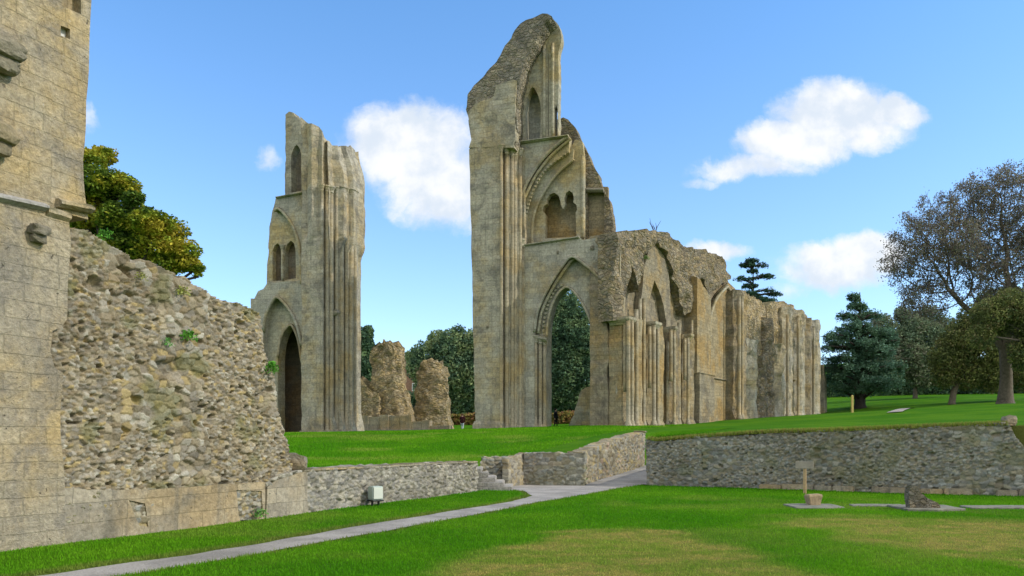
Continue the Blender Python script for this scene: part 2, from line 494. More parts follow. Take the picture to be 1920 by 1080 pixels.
def plain(name, col, rough=.8, nscale=6.0, var=.25, bump=.2, spec=.3, metal=0.0):
    m = bpy.data.materials.new(name); N = NT(m)
    co = N.n('ShaderNodeTexCoord').outputs['Object']
    f = N.noise(co, nscale, 5, .65)
    fm = N.n('ShaderNodeMapRange', {0: f, 1: .25, 2: .75, 3: 1 - var, 4: 1 + var}).outputs[0]
    c = N.mix(1.0, col + (1,), N.n('ShaderNodeCombineXYZ', {0: fm, 1: fm, 2: fm}).outputs[0], 'MULTIPLY')
    bp = N.n('ShaderNodeBump', {'Strength': bump, 'Distance': .03, 'Height': f})
    p = N.n('ShaderNodeBsdfPrincipled', {'Base Color': c, 'Roughness': rough, 'Specular IOR Level': spec, 'Metallic': metal, 'Normal': bp.outputs[0]})
    N.t.links.new(p.outputs[0], N.out.inputs[0])
    return m

def ground_mat(name, blade=False):
    """lawn: green with yellowed patches given by the Col attribute's red channel"""
    m = bpy.data.materials.new(name); N = NT(m)
    co = N.n('ShaderNodeTexCoord').outputs['Object']
    dry = N.n('ShaderNodeSeparateColor', {0: N.n('ShaderNodeAttribute', attribute_name='Col').outputs['Color']})
    a = N.ramp(N.noise(co, .22, 5, .6), .38, .64)
    b = N.ramp(N.noise(co, 1.6, 5, .7), .35, .7)
    c = N.mix(a, GRASS_A + (1,), GRASS_B + (1,))
    c = N.mix(N.math('MULTIPLY', b, .5), c, GRASS_C + (1,))
    d1 = N.noise(co, 3.3, 5, .7)
    dd = N.math('MULTIPLY', dry.outputs[0], N.n('ShaderNodeMapRange', {0: d1, 1: .3, 2: .62, 3: .35, 4: 1.0}).outputs[0], True)
    c = N.mix(dd, c, DRY + (1,))
    c = N.mix(N.math('MULTIPLY', dry.outputs[1], .8), c, (.17, .125, .05, 1))
    f = N.noise(co, 24.0 if not blade else 11.0, 4, .75)
    fm = N.n('ShaderNodeMapRange', {0: f, 1: .25, 2: .75, 3: .6, 4: 1.4}).outputs[0]
    c = N.mix(1.0, c, N.n('ShaderNodeCombineXYZ', {0: fm, 1: fm, 2: fm}).outputs[0], 'MULTIPLY')
    k_ = 1.36 if blade else .66
    c = N.mix(1.0, c, (k_, k_, k_, 1), 'MULTIPLY')
    ins = {'Base Color': c, 'Roughness': .95, 'Specular IOR Level': .03}
    if not blade: ins['Normal'] = N.n('ShaderNodeBump', {'Strength': .8, 'Distance': .05, 'Height': N.noise(co, 16.0, 6, .8)}).outputs[0]
    sh = N.n('ShaderNodeBsdfPrincipled', ins).outputs[0]
    if blade:
        sh = N.n('ShaderNodeMixShader', {0: .35, 1: sh, 2: N.n('ShaderNodeBsdfTranslucent', {0: c}).outputs[0]}).outputs[0]
    N.t.links.new(sh, N.out.inputs[0])
    return m

GRASS_A = (.052, .180, .006); GRASS_B = (.105, .245, .010); GRASS_C = (.070, .215, .005); DRY = (.32, .27, .075)
M = {}
M['pier'] = ashlar('pier_stone', (.40, .37, .29), (.39, .32, .19), (.15, .14, .115), bw=.85, bh=.37, streak=.55, dark_amt=(.46, .68), mortar=.52, vary=(.76, 1.08))
M['wallgrey'] = ashlar('grey_ashlar', (.39, .375, .31), (.38, .32, .20), (.18, .17, .145), bw=.9, bh=.38, streak=.4, bump=.35, dark_amt=(.48, .72), mortar=.5)
M['tymp'] = ashlar('pale_ashlar', (.40, .375, .29), (.42, .33, .17), (.17, .155, .12), bw=.6, bh=.28, streak=.25, bump=.3)
M['ochre'] = ashlar('ochre_ashlar', (.31, .26, .165), (.34, .235, .10), (.14, .11, .07), bw=.6, bh=.3, streak=.4)
M['choir'] = ashlar('warm_ashlar', (.275, .24, .17), (.31, .23, .115), (.115, .10, .078), bw=.6, bh=.3, streak=.6, dark_amt=(.46, .68))
M['shaft'] = ashlar('shaft_stone', (.36, .32, .235), (.38, .29, .155), (.16, .14, .10), bw=1.1, bh=.6, streak=.5, bump=.4)
M['dark_inner'] = ashlar('shaded_inner_stone', (.24, .21, .16), (.26, .19, .11), (.1, .09, .07), streak=.4)  # darker copy of the stone, recess shade put into its colour
M['tower'] = ashlar('tower_ashlar', (.40, .345, .245), (.45, .34, .172), (.22, .198, .162), bw=.55, bh=.27, warm_amt=(.43, .58), dark_amt=(.43, .62), streak=.3, bump=.8, fine=1.8, mortar=.84, vary=(.84, 1.08))
M['plinth'] = ashlar('plinth_ashlar', (.35, .31, .235), (.38, .29, .165), (.14, .128, .10), bw=.75, bh=.33, streak=.75, bump=.5, fine=1.6, mortar=.65)
M['lichen_ledge'] = ashlar('lichened_ledge', (.36, .34, .30), (.42, .40, .36), (.15, .14, .12), bw=.9, bh=.6, mossn=(2.0, 3.0), fine=2.0)
M['corbel'] = ashlar('weathered_corbel', (.22, .20, .15), (.27, .22, .13), (.10, .09, .07), bw=3, bh=3, mossn=(2, 3), fine=2.2)
M['rubble_far'] = rubble_far('rubble_core', (.265, .23, .17), (.31, .24, .14), (.11, .097, .075), moss=.6)
M['rubble_warm'] = rubble_far('warm_rubble_core', (.42, .34, .22), (.46, .34, .17), (.22, .18, .12), moss=.25)
M['rubble_top'] = rubble_far('dark_rubble_core', (.26, .235, .19), (.30, .255, .18), (.13, .12, .10), moss=.4)
M['rubble'] = attr_mat('rubble_stone', bumpsc=34.0, bump=.6, var=.28)
M['stone'] = ashlar('loose_stone', (.30, .27, .21), (.36, .28, .17), (.15, .14, .12), bw=4, bh=4, fine=2.5, bump=.8)
M['slab'] = plain('worn_slab', (.17, .165, .13), .9, 5, .45, .5)
M['bark'] = plain('bark', (.13, .11, .085), .95, 5, .45, .9, .1)
M['bark_dark'] = plain('dark_bark', (.055, .045, .04), .95, 5, .4, .8, .1)
M['leaf'] = attr_mat('leaf', .7, 3.0, 0, .25, .25)
M['wood'] = plain('pale_post_wood', (.42, .29, .16), .8, 9, .25, .3)
M['yellow_wood'] = plain('yellow_post_wood', (.45, .36, .12), .8, 9, .2, .3)
M['board'] = plain('weathered_sign_board', (.31, .27, .22), .8, 4, .3, .2)
M['grass'] = ground_mat('lawn')
M['blade'] = ground_mat('grass_blade', True)
def gravel():
    m = bpy.data.materials.new('gravel_path'); N = NT(m)
    co = N.n('ShaderNodeTexCoord').outputs['Object']
    a = N.noise(co, .8, 5, .6); b = N.noise(co, 28, 4, .8)
    c = N.mix(N.ramp(a, .35, .65), (.23, .217, .20, 1), (.34, .32, .295, 1))
    fm = N.n('ShaderNodeMapRange', {0: b, 1: .25, 2: .75, 3: .6, 4: 1.4}).outputs[0]
    c = N.mix(1.0, c, N.n('ShaderNodeCombineXYZ', {0: fm, 1: fm, 2: fm}).outputs[0], 'MULTIPLY')
    bp = N.n('ShaderNodeBump', {'Strength': .7, 'Distance': .03, 'Height': b})
    p = N.n('ShaderNodeBsdfPrincipled', {'Base Color': c, 'Roughness': .95, 'Specular IOR Level': .1, 'Normal': bp.outputs[0]})
    N.t.links.new(p.outputs[0], N.out.inputs[0]); return m
M['gravel'] = gravel()

# ------------------------------------------------------------------ camera, light, sky
cam = bpy.data.cameras.new('camera'); co_ = bpy.data.objects.new('camera', cam); COL.objects.link(co_)
co_.location = (0, 0, EYE); co_.rotation_euler = (R(90), 0, 0)
cam.sensor_width = 36; cam.lens = 36 * FPX / 1920; cam.shift_y = (HY - 540) / 1920; cam.clip_end = 5000; cam.clip_start = .1
scene.camera = co_
SUN_AZ, SUN_EL = math.atan2(.97, -.21), R(36)      # azimuth measured from +Y towards +X
sd = Vector((math.sin(SUN_AZ) * math.cos(SUN_EL), math.cos(SUN_AZ) * math.cos(SUN_EL), math.sin(SUN_EL)))
sl = bpy.data.lights.new('sun', 'SUN'); sl.energy = 2.3; sl.angle = R(.5); sl.color = (1.0, .93, .80)
so = bpy.data.objects.new('sun', sl); COL.objects.link(so)
so.rotation_euler = sd.to_track_quat('Z', 'Y').to_euler(); so.location = (60, -20, 60)

w = bpy.data.worlds.new('World'); scene.world = w; w.use_nodes = True
class WN(NT):
    def __init__(s, wt): s.t = wt; s.t.nodes.clear(); s.out = s.n('ShaderNodeOutputWorld')
N = WN(w.node_tree)
sky = N.n('ShaderNodeTexSky', sky_type='NISHITA', sun_disc=False, sun_elevation=SUN_EL, sun_rotation=SUN_AZ, air_density=1.0, dust_density=.35, ozone_density=2.2, altitude=0)
skyc = N.n('ShaderNodeHueSaturation', {'Hue': .5, 'Saturation': SKY_SAT if 'SKY_SAT' in globals() else 1.0, 'Value': 1.0, 'Color': sky.outputs[0]}).outputs[0]
d = N.n('ShaderNodeTexCoord').outputs['Generated']
s3 = N.n('ShaderNodeSeparateXYZ', {0: d})
skyc = N.mix(1.0, skyc, N.mix(N.ramp(s3.outputs[2], .10, .62), (1.02, 1.14, 1.30, 1), (.76, 1.16, 1.40, 1)), 'MULTIPLY')
yy = N.math('MAXIMUM', s3.outputs[1], .05)
A = N.math('DIVIDE', s3.outputs[0], yy); B = N.math('DIVIDE', s3.outputs[2], yy)
ab = N.n('ShaderNodeCombineXYZ', {0: A, 1: B, 2: 0.0}).outputs[0]
wn = N.n('ShaderNodeTexNoise', {'Vector': ab, 'Scale': 11.0, 'Detail': 7.0, 'Roughness': .62}).outputs[1]
wo = N.n('ShaderNodeVectorMath', {0: N.n('ShaderNodeVectorMath', {0: wn, 1: (.5, .5, .5)}, operation='SUBTRACT').outputs[0], 1: (.06, .05, 0)}, operation='MULTIPLY').outputs[0]
ab2 = N.n('ShaderNodeVectorMath', {0: ab, 1: wo}, operation='ADD').outputs[0]
sp2 = N.n('ShaderNodeSeparateXYZ', {0: ab2})
tot = None
CLOUDS = [(770, 270, 120, 80, 1.0), (820, 340, 100, 80, .9), (720, 255, 75, 50, .8), (850, 380, 80, 50, .5),
          (1565, 215, 105, 62, 1.0), (1500, 265, 110, 48, .95), (1410, 312, 120, 26, .7), (1665, 215, 75, 34, .95), (1620, 250, 90, 40, .8), (1310, 335, 50, 12, .35),
          (1575, 490, 105, 45, 1.0), (1640, 480, 60, 40, .9), (1520, 505, 70, 34, .6), (1490, 545, 40, 18, .35),
          (1340, 475, 70, 20, .75), (500, 295, 28, 26, .4), (168, 225, 20, 26, .4), (900, 620, 60, 10, .2)]
for (cx, cy, rx, ry, am) in CLOUDS:
    da = N.math('DIVIDE', N.math('SUBTRACT', sp2.outputs[0], (cx - CX) / FPX), rx / FPX * 1.25)
    db = N.math('DIVIDE', N.math('SUBTRACT', sp2.outputs[1], (HY - cy) / FPX), ry / FPX * 1.25)
    q = N.math('SUBTRACT', 1.0, N.math('ADD', N.math('MULTIPLY', da, da), N.math('MULTIPLY', db, db)))
    q = N.math('MULTIPLY', N.math('MAXIMUM', q, 0.0), am)
    tot = q if tot is None else N.math('MAXIMUM', tot, q)
nz = N.noise(ab2, 30.0, 8, .66)
den = N.ramp(N.math('ADD', tot, N.math('MULTIPLY', N.math('SUBTRACT', nz, .5), .85)), .04, .72)
den = N.math('MULTIPLY', den, N.math('GREATER_THAN', tot, .001))
den = N.math('MULTIPLY', den, N.math('GREATER_THAN', s3.outputs[1], .1))
shade = N.noise(N.n('ShaderNodeVectorMath', {0: ab, 1: (3.3, .02, 0)}, operation='ADD').outputs[0], 17.0, 5, .55)
cc = N.mix(N.ramp(shade, .36, .60), (3.75, 4.15, 4.65, 1), (5.0, 5.05, 5.1, 1))
skyc = N.mix(N.math('MULTIPLY', den, .97), skyc, cc)
# white cloud added out of view, behind and above, as neutral fill light
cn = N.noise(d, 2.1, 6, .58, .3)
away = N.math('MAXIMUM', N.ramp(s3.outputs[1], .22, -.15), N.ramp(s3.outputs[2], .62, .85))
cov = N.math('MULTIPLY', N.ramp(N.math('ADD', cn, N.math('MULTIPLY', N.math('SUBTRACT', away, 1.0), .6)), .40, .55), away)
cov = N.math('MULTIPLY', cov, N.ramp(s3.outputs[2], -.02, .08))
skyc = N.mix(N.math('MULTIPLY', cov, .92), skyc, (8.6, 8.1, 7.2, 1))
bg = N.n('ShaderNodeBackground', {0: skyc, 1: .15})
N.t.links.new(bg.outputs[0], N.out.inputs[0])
vs = scene.view_settings
vs.view_transform = 'Standard'; vs.look = 'None'; vs.exposure = .45; vs.gamma = 1.0
try: vs.use_curve_mapping = False
except Exception: pass
scene.cycles.max_bounces = 6; scene.cycles.diffuse_bounces = 3; scene.cycles.use_denoising = True
# ------------------------------------------------------------------ frames of the place
FW = Frame(-7.5, 11.8, math.atan2(.92, .393))                 # nave wall on the left, facing right
CR = math.atan2(-.322, .947)                                  # the church's west fronts
FR = Frame(-2.7, 58.0, CR)
FL = Frame(-16.5, 62.7, CR)
FRW = Frame(5.0, 30.2, math.atan2(-5.9, 10.07))               # retaining wall on the right
FSG = Frame(.41, 31.0, math.atan2(-.4, 2.2))                  # short wall facing the path
FPW = Frame(2.62, 30.62, math.atan2(8.2, 3.72))                # passage wall
xa, za = FR.hit(1162, 800, 1.6)
ax, ay = FR.world(xa, 1.6)
FC = Frame(ax, ay, math.atan2(.832, .555))                    # choir aisle wall, receding right

# ------------------------------------------------------------------ terrain
ctrl = [(-4.8, 18.1, 1.0), (-1.2, 26.7, 1.0), (-7.5, 11.8, 1.0), (-20, 10, 1.0), (-25, 30, 1.4), (0, 30.5, 1.15), (2.6, 31, 1.25), (6.2, 39, 2.0),
        (5, 30.6, 1.80), (10, 27.7, 1.98), (15, 24.7, 2.15), (24, 20, 2.2), (40, 22, 2.6), (-16.5, 62.7, 2.42), (-12, 65, 2.5), (-22, 65, 2.4), (-2.7, 58, 2.62), (3, 56, 2.72), (ax, ay, 2.82),
        (23.7, 80.7, 4.07), (39.9, 105, 5.15), (46, 75, 5.3), (60, 75, 5.5), (30, 60, 3.9), (47.7, 110, 6.6), (64, 150, 10.4), (80, 130, 9.6), (-5.6, 90, 2.95), (-8.4, 140, 6.6),
        (-15, 85, 3.0), (-40, 60, 2.5), (-60, 110, 4), (-80, 150, 7), (120, 60, 6), (120, 120, 10), (0, 250, 12), (0, 420, 18), (160, 300, 27), (130, 420, 40), (-160, 300, 14), (-200, 420, 20),
        (250, 420, 45), (250, 100, 9), (250, 0, 5), (-250, 0, 2), (-250, 200, 8), (60, 10, 2.4), (100, 20, 4), (8, 44, 2.3), (7, 75, 3.0), (12, 55, 2.7), (18, 40, 2.55)]
cp = np.array(ctrl)
def _k(r2): return np.where(r2 > 1e-9, .5 * r2 * np.log(np.maximum(r2, 1e-9)), 0)
_S = 50.0
Q = cp[:, :2] / _S
K = _k(((Q[:, None] - Q[None]) ** 2).sum(-1)) + np.eye(len(Q)) * 2e-4
Pm = np.c_[np.ones(len(Q)), Q]
A_ = np.block([[K, Pm], [Pm.T, np.zeros((3, 3))]])
_w = np.linalg.solve(A_, np.r_[cp[:, 2], 0, 0, 0])
def gz(X, Y):
    q = np.stack([np.asarray(X, float).ravel(), np.asarray(Y, float).ravel()], 1) / _S
    k = _k(((q[:, None] - Q[None]) ** 2).sum(-1))
    r = k @ _w[:-3] + np.c_[np.ones(len(q)), q] @ _w[-3:]
    return r.reshape(np.shape(X))
def g1(X, Y): return float(gz(np.array([X]), np.array([Y]))[0])
def zlow(X, Y): return .06 * np.maximum(0, np.asarray(Y, float) - 30.8) * (np.asarray(X, float) < 14)

# dry patches, given on the ground plane
def gpoly(pts): return [on_ground(*p) for p in pts]
DRY1 = gpoly([(760, 1110), (860, 1062), (960, 1030), (1060, 1003), (1180, 990), (1270, 1002), (1390, 1032), (1520, 1085), (1500, 1200), (700, 1200)])
DRY2 = gpoly([(1450, 978), (1560, 973), (1700, 974), (1920, 980), (2200, 985), (2200, 1100), (1940, 1062), (1800, 1048), (1650, 1018), (1530, 995)])
def polydist(X, Y, poly):
    d = np.full(X.shape, 1e9)
    n = len(poly)
    for i in range(n):
        x0, y0 = poly[i]; x1, y1 = poly[(i + 1) % n]
        ux, uy = x1 - x0, y1 - y0; L = ux * ux + uy * uy
        t = np.clip(((X - x0) * ux + (Y - y0) * uy) / L, 0, 1)
        d = np.minimum(d, np.hypot(X - x0 - t * ux, Y - y0 - t * uy))
    return np.where(pip(X, Y, poly), -d, d)
PATH_L = gpoly([(-150, 1112), (84, 1079), (210, 1062), (350, 1042), (500, 1018), (700, 983), (860, 957), (940, 945), (985, 935), (997, 930), (985, 922), (940, 917)])
PATH_R = gpoly([(60, 1110), (233, 1080), (360, 1060), (500, 1037), (700, 1001), (830, 977), (925, 960), (980, 948), (1086, 930), (1153, 917.5), (1205, 909.5)])
PATH = PATH_L + [(-.9, 31.3), (.5, 31.2), (2.62, 30.9), (6.5, 39.2), (9, 44.4), (11, 43.2), (8.0, 36.0), (5.3, 30.6)] + PATH_R[::-1]
def dryness(X, Y):
    j = .35 * fbm(X * .9, Y * .9, 0, 4, 5)
    a = sstep(.45, -.55, polydist(X, Y, DRY1) + j * 2.0)
    b = sstep(.8, -.6, polydist(X, Y, DRY2) + j * 2.8) * .95
    red = np.clip(np.maximum(a, b), 0, 1) * (.55 + .5 * sstep(-.35, .25, fbm(X * 1.1, Y * 2.2, 0, 4, 15)))
    red = np.clip(red + .22 * sstep(.15, .5, fbm(X * .35, Y * .35, 0, 4, 25)), 0, 1)
    edge = sstep(.28, .02, np.abs(polydist(X, Y, PATH) - .06) + .15 * fbm(X * 3, Y * 3, 0, 3, 8)) * .6
    c = np.zeros(X.shape + (3,)); c[..., 0] = red; c[..., 1] = edge
    return c
def axis(a, b, fine0, fine1, f, g):
    out = [fine0]
    s = f
    while out[-1] < fine1: out.append(out[-1] + f)
    x = out[-1]; s = f
    while x < b: s *= g; x += s; out.append(x)
    x = fine0; s = f; lo = []
    while x > a: s *= g; x -= s; lo.append(x)
    return np.array(lo[::-1] + out)
xs = axis(-700, 700, -10, 24, .16, 1.35); ys = axis(-700, 46, 8.5, 46, .16, 1.35)
X, Y = np.meshgrid(xs, ys)
near = (np.abs(X) < 40) & (Y > 0) & (Y < 50)
Z = zlow(X, Y) + np.where(near, .025 * fbm(X * .5, Y * .5, 0, 3, 3), 0)
pd = np.where(near, polydist(X, Y, PATH), 9)
Z = Z + np.where(near, .035 * sstep(0, .25, pd) - .045 * sstep(.05, -.12, pd), 0)
nx, ny = len(xs), len(ys)
idx = np.arange(nx * ny).reshape(ny, nx)
Fq = np.stack([idx[:-1, :-1].ravel(), idx[:-1, 1:].ravel(), idx[1:, 1:].ravel(), idx[1:, :-1].ravel()], 1)
cl = np.zeros((ny, nx, 3)); nn = near & (X > -12) & (X < 26)
cl[nn] = dryness(X[nn], Y[nn])
low = mesh_np('lower_lawn', np.stack([X, Y, Z], -1).reshape(-1, 3), Fq, M['grass'], None, True, cl.reshape(-1, 3))
tag(low, None, None, kind='structure')

# the path: one gravel sheet following the ground
def path_mesh(name, poly, zf, step=.35, lift=.004):
    o = resample(poly, .25, .06, 4)
    a = np.array(o); g = step
    ii = [(x + random.uniform(-.1, .1), y + random.uniform(-.1, .1)) for x in np.arange(a[:, 0].min(), a[:, 0].max(), g) for y in np.arange(a[:, 1].min(), a[:, 1].max(), g)]
    ia = np.array(ii); ia = ia[pip(ia[:, 0], ia[:, 1], o)]
    P, T = cdt_fill(o, [], [tuple(p) for p in ia])
    F = []
    for f in T:
        p, q, r = P[f[0]], P[f[1]], P[f[2]]
        F.append(f if (q[0] - p[0]) * (r[1] - p[1]) - (r[0] - p[0]) * (q[1] - p[1]) > 0 else f[::-1])
    z = zf(P[:, 0], P[:, 1]) + lift
    o_ = mesh_np(name, np.c_[P, z], F, M['gravel'], None, True)
    return tag(o_, None, None, kind='structure')
path_mesh('gravel_path', PATH, lambda x, y: zlow(x, y) + .012 + .012 * fbm(x * .7, y * .7, 0, 3, 3))

# the upper lawn: a rising terrace behind the walls, with the passage cut out of it
ux895 = FW.hit(895, 867)[0]
def fw(u, y): return FW.world(u, y)
pw_end = FPW.world(12.5, .25)
B = [(-700, -200), fw(-60, .35), fw(-6, .35), fw(ux895 - .02, .3), (-1.9, 28.6), (-1.3, 30.1), (-.2, 31.15), FSG.world(0.1, .22), FSG.world(2.3, .25), FPW.world(8.3, .25), FPW.world(9.2, .25), pw_end,
     (12.2, 44), (9.2, 38.5), FRW.world(.55, .6), FRW.world(.8, .28), FRW.world(11.5, .25), FRW.world(13.5, .3), (26, 17.5), (60, 2), (700, -120), (700, 520), (-700, 520)]
o = resample(B[1:-3], .6)
o = [B[0]] + o + [(300, -60), (700, -120), (700, 520), (350, 520), (0, 520), (-350, 520), (-700, 520), (-700, 150)]
inner = []
def scat(x0, x1, y0, y1, g):
    for x in np.arange(x0, x1, g):
        for y in np.arange(y0, y1, g):
            inner.append((x + random.uniform(-.3, .3) * g, y + random.uniform(-.3, .3) * g))
scat(-30, 40, 14, 62, 1.1); scat(-40, 100, 62, 135, 3.0); scat(40, 100, 5, 62, 3.0); scat(-130, 190, 135, 300, 10); scat(-400, 400, 300, 515, 30); scat(-130, -40, 20, 135, 10); scat(100, 300, 10, 135, 12)
ia = np.array(inner); ia = ia[pip(ia[:, 0], ia[:, 1], o)]
P, T = cdt_fill(o, [], [tuple(p) for p in ia])
zz = gz(P[:, 0], P[:, 1]) + np.where(np.hypot(P[:, 0], P[:, 1]) < 90, .05 * fbm(P[:, 0] * .25, P[:, 1] * .25, 0, 3, 17), 0)
F = []
for f in T:
    p, q, r = P[f[0]], P[f[1]], P[f[2]]
    F.append(f if (q[0] - p[0]) * (r[1] - p[1]) - (r[0] - p[0]) * (q[1] - p[1]) > 0 else f[::-1])
V = np.c_[P, zz]
# skirt along the front boundary
ed = {}
for f in F:
    for i in range(3): ed[(f[i], f[(i + 1) % 3])] = 1
sk = [e for e in ed if (e[1], e[0]) not in ed]
n0 = len(V); V = np.r_[V, np.c_[V[:, :2], V[:, 2] - 3.0]]
F += [[b, a, a + n0, b + n0] for a, b in sk]
cu = np.zeros((len(V), 3))
dist2wall = np.abs(FRW.local(V[:, 0], V[:, 1])[1] - .3)
onr = (FRW.local(V[:, 0], V[:, 1])[0] > -1) & (FRW.local(V[:, 0], V[:, 1])[0] < 14)
cu[:, 1] = np.where(onr, .8 * sstep(.5, .0, dist2wall), 0)
up = mesh_np('upper_lawn', V, F, M['grass'], None, True, cu)
tag(up, None, None, kind='structure')
# far gravel path in the park
fp = [at(1662, 777, 62), at(1692, 775, 62.5), at(1728, 746, 95), at(1718, 745, 95)]
fpp = [(v.x, v.y) for v in fp]
path_mesh('park_path', [fpp[0], fpp[1], fpp[2], fpp[3]], lambda x, y: gz(x, y), step=1.5, lift=.06)

# grass blades on the lower lawn and along the terrace edge
def blades(name, X, Y, Z, h, wd, col, label):
    n = len(X)
    ang = rng.uniform(0, 6.283, n); lean = rng.uniform(.15, .7, n) * h; la = rng.uniform(0, 6.283, n)
    dx, dy = np.cos(ang) * wd / 2, np.sin(ang) * wd / 2
    V = np.empty((n, 3, 3))
    V[:, 0] = np.stack([X - dx, Y - dy, Z - .01], 1); V[:, 1] = np.stack([X + dx, Y + dy, Z - .01], 1)
    V[:, 2] = np.stack([X + np.cos(la) * lean, Y + np.sin(la) * lean, Z + h], 1)
    o = mesh_np(name, V.reshape(-1, 3), np.arange(3 * n).reshape(n, 3), M['blade'], None, False, np.repeat(col, 3, 0))
    return tag(o, label, 'grass', kind='stuff')
SLABS = []
for (pxa, pxb, pya, pyb) in ((1492, 1588, 957, 950), (1602, 1700, 953, 950), (1700, 1815, 961, 953), (1822, 2010, 957, 953)):
    a_, b_ = on_ground(pxa, pya), on_ground(pxb, pyb)
    SLABS.append((a_[0], b_[0], a_[1] - .25, b_[1] + .05))
n = 330000
d = 9.0 * (34 / 9.0) ** (rng.random(n) ** .85)
a = rng.uniform(-.70, .70, n)
X, Y = a * d * 1.05, d
keep = (polydist(X, Y, PATH) > .02 + .05 * rng.random(n)) & (FW.local(X, Y)[1] < -.03) & (FRW.local(X, Y)[1] < .02) & (Y < 33)
for sp_ in SLABS: keep &= ~((X > sp_[0]) & (X < sp_[1]) & (Y > sp_[2]) & (Y < sp_[3]) & (rng.random(n) < .72))
X, Y = X[keep], Y[keep]
pdd = polydist(X, Y, PATH)
Z = .025 * fbm(X * .5, Y * .5, 0, 3, 3) + .035 * sstep(0, .25, pdd)
c = dryness(X, Y)
h = (.017 + .022 * rng.random(len(X))) * (1 + .8 * sstep(.25, .0, pdd)) * (1 - .4 * c[:, 0]) * (1 + .02 * Y)
blades('grass', X, Y, Z, h, .008 + .0009 * Y, c, 'short mown green grass covering the lower lawn, yellowed in two patches')

n = 230000
Yb = 17 + (64 - 17) * rng.random(n) ** 1.25
Xb = rng.uniform(-.31, .66, n) * Yb
inb = pip(Xb, Yb, B) & (FW.local(Xb, Yb)[1] > .65)
Xb, Yb = Xb[inb], Yb[inb]
zb_u = gz(Xb, Yb) + .05 * fbm(Xb * .25, Yb * .25, 0, 3, 17)
cb = np.zeros((len(Xb), 3)); cb[:, 0] = .35 * sstep(.1, .5, fbm(Xb * .3, Yb * .3, 0, 4, 55))
blades('grass', Xb, Yb, zb_u, .05 + .05 * rng.random(len(Xb)), .012 + .0009 * Yb, cb, 'short mown green grass covering the raised lawn before the ruins')

# ------------------------------------------------------------------ left: tower wall, rubble wall, low wall
PAL_WARM = [(.40, .33, .21), (.36, .31, .22), (.44, .36, .23), (.30, .27, .22), (.25, .23, .20), (.42, .38, .30), (.46, .36, .18), (.35, .29, .19), (.29, .245, .17), (.38, .34, .27), (.33, .32, .29)]
PAL_WARM = [tuple(k * f for k, f in zip(c, (.74, .75, .72))) for c in PAL_WARM]
PAL_GREY = [(.265, .25, .20), (.21, .21, .185), (.29, .285, .25), (.18, .175, .15), (.25, .235, .17), (.31, .295, .25), (.23, .24, .22), (.29, .25, .18), (.20, .175, .12), (.26, .235, .165)]
PAL_WALL = [(.30, .25, .165), (.27, .23, .155), (.33, .275, .18), (.24, .205, .15), (.21, .185, .14), (.31, .275, .21), (.35, .27, .13), (.26, .205, .125), (.23, .19, .125), (.28, .25, .195), (.36, .33, .26)]
PAL_WALL = [tuple(min(1, k * .98) for k in c) for c in PAL_WALL]
PAL_MIX = PAL_WARM[:6] + PAL_GREY[:6]

tw = thing('ruined_tower', 'tall pale ashlar wall of a ruined tower with stone corbels, at the left edge', 'ruin', (FW.o[0], FW.o[1], 0), FW.a)
xr = lambda px, py, c=0: FW.hit(px, py, c)
# lower storey, ragged joint against the rubble
lo = [(-6.5, -.3)] + [(-6.5, 5.32)] + [xr(0, 366), xr(95, 391), xr(130, 403), xr(131, 440), xr(127, 520), xr(124, 600), xr(112, 614), xr(97, 620), xr(96, 660), xr(104, 690), xr(120, 700), xr(115, 780), xr(118, 860), xr(122, 915), xr(122, 1030)]
lo[-1] = (lo[-2][0], -.3)
plate('lower_wall', FW, lo, 0, 2.4, M['tower'], tw, rough=.03, step=.2, seed=21, bulge=.02)
# upper storey: main face set back a hand, and the angle strip on the right
upx = [(-6.5, 5.33), (-6.5, 15.5), (xr(106, 0)[0], 15.5)] + [xr(106, 0), xr(100, 200), xr(96, 391)]
plate('upper_wall', FW, upx, .035, 2.3, M['tower'], tw, rough=.01, step=.4, seed=22, bulge=.02)
wx = [xr(103, 0, .06), xr(97, 200, .06), xr(93, 391, .06), xr(166, 412, .05), xr(160, 360, .05), xr(158, 300, .05), xr(163, 240, .05), xr(164, 190, .05), xr(168, 130, .05), xr(169, 70, .05), xr(173, 0, .05)]
wx = [(wx[0][0], 15.5)] + wx + [(wx[-1][0] + .2, 15.5)]
def rect(F_, pts, c): return [F_.hit(p[0], p[1], c) for p in pts]
hole = rect(FW, [(114, 47), (131, 54), (131, 73), (114, 66)], .05)
hole2 = rect(FW, [(116, -30), (152, -20), (152, 26), (116, 11)], .05)
plate('angle_strip', FW, wx, .062, 2.35, M['tower'], tw, holes=[hole, hole2], rough=.02, step=.25, seed=23, bulge=.012)
mb = MB(); x0, z0 = hole[0]; x1, z1 = hole[2]
mb.box(x0 - .1, x1 + .1, .16, .3, z1 - .1, z0 + .1); mb.build('blocked_opening', plain('pale_infill', (.62, .62, .60), .8), tw)
mb = MB(); x0, z0 = hole2[0]; x1, z1 = hole2[2]
mb.box(x0 - .1, x1 + .1, .22, .35, z1 - .2, z0 + .1); mb.build('niche_back', M['tower'], tw)
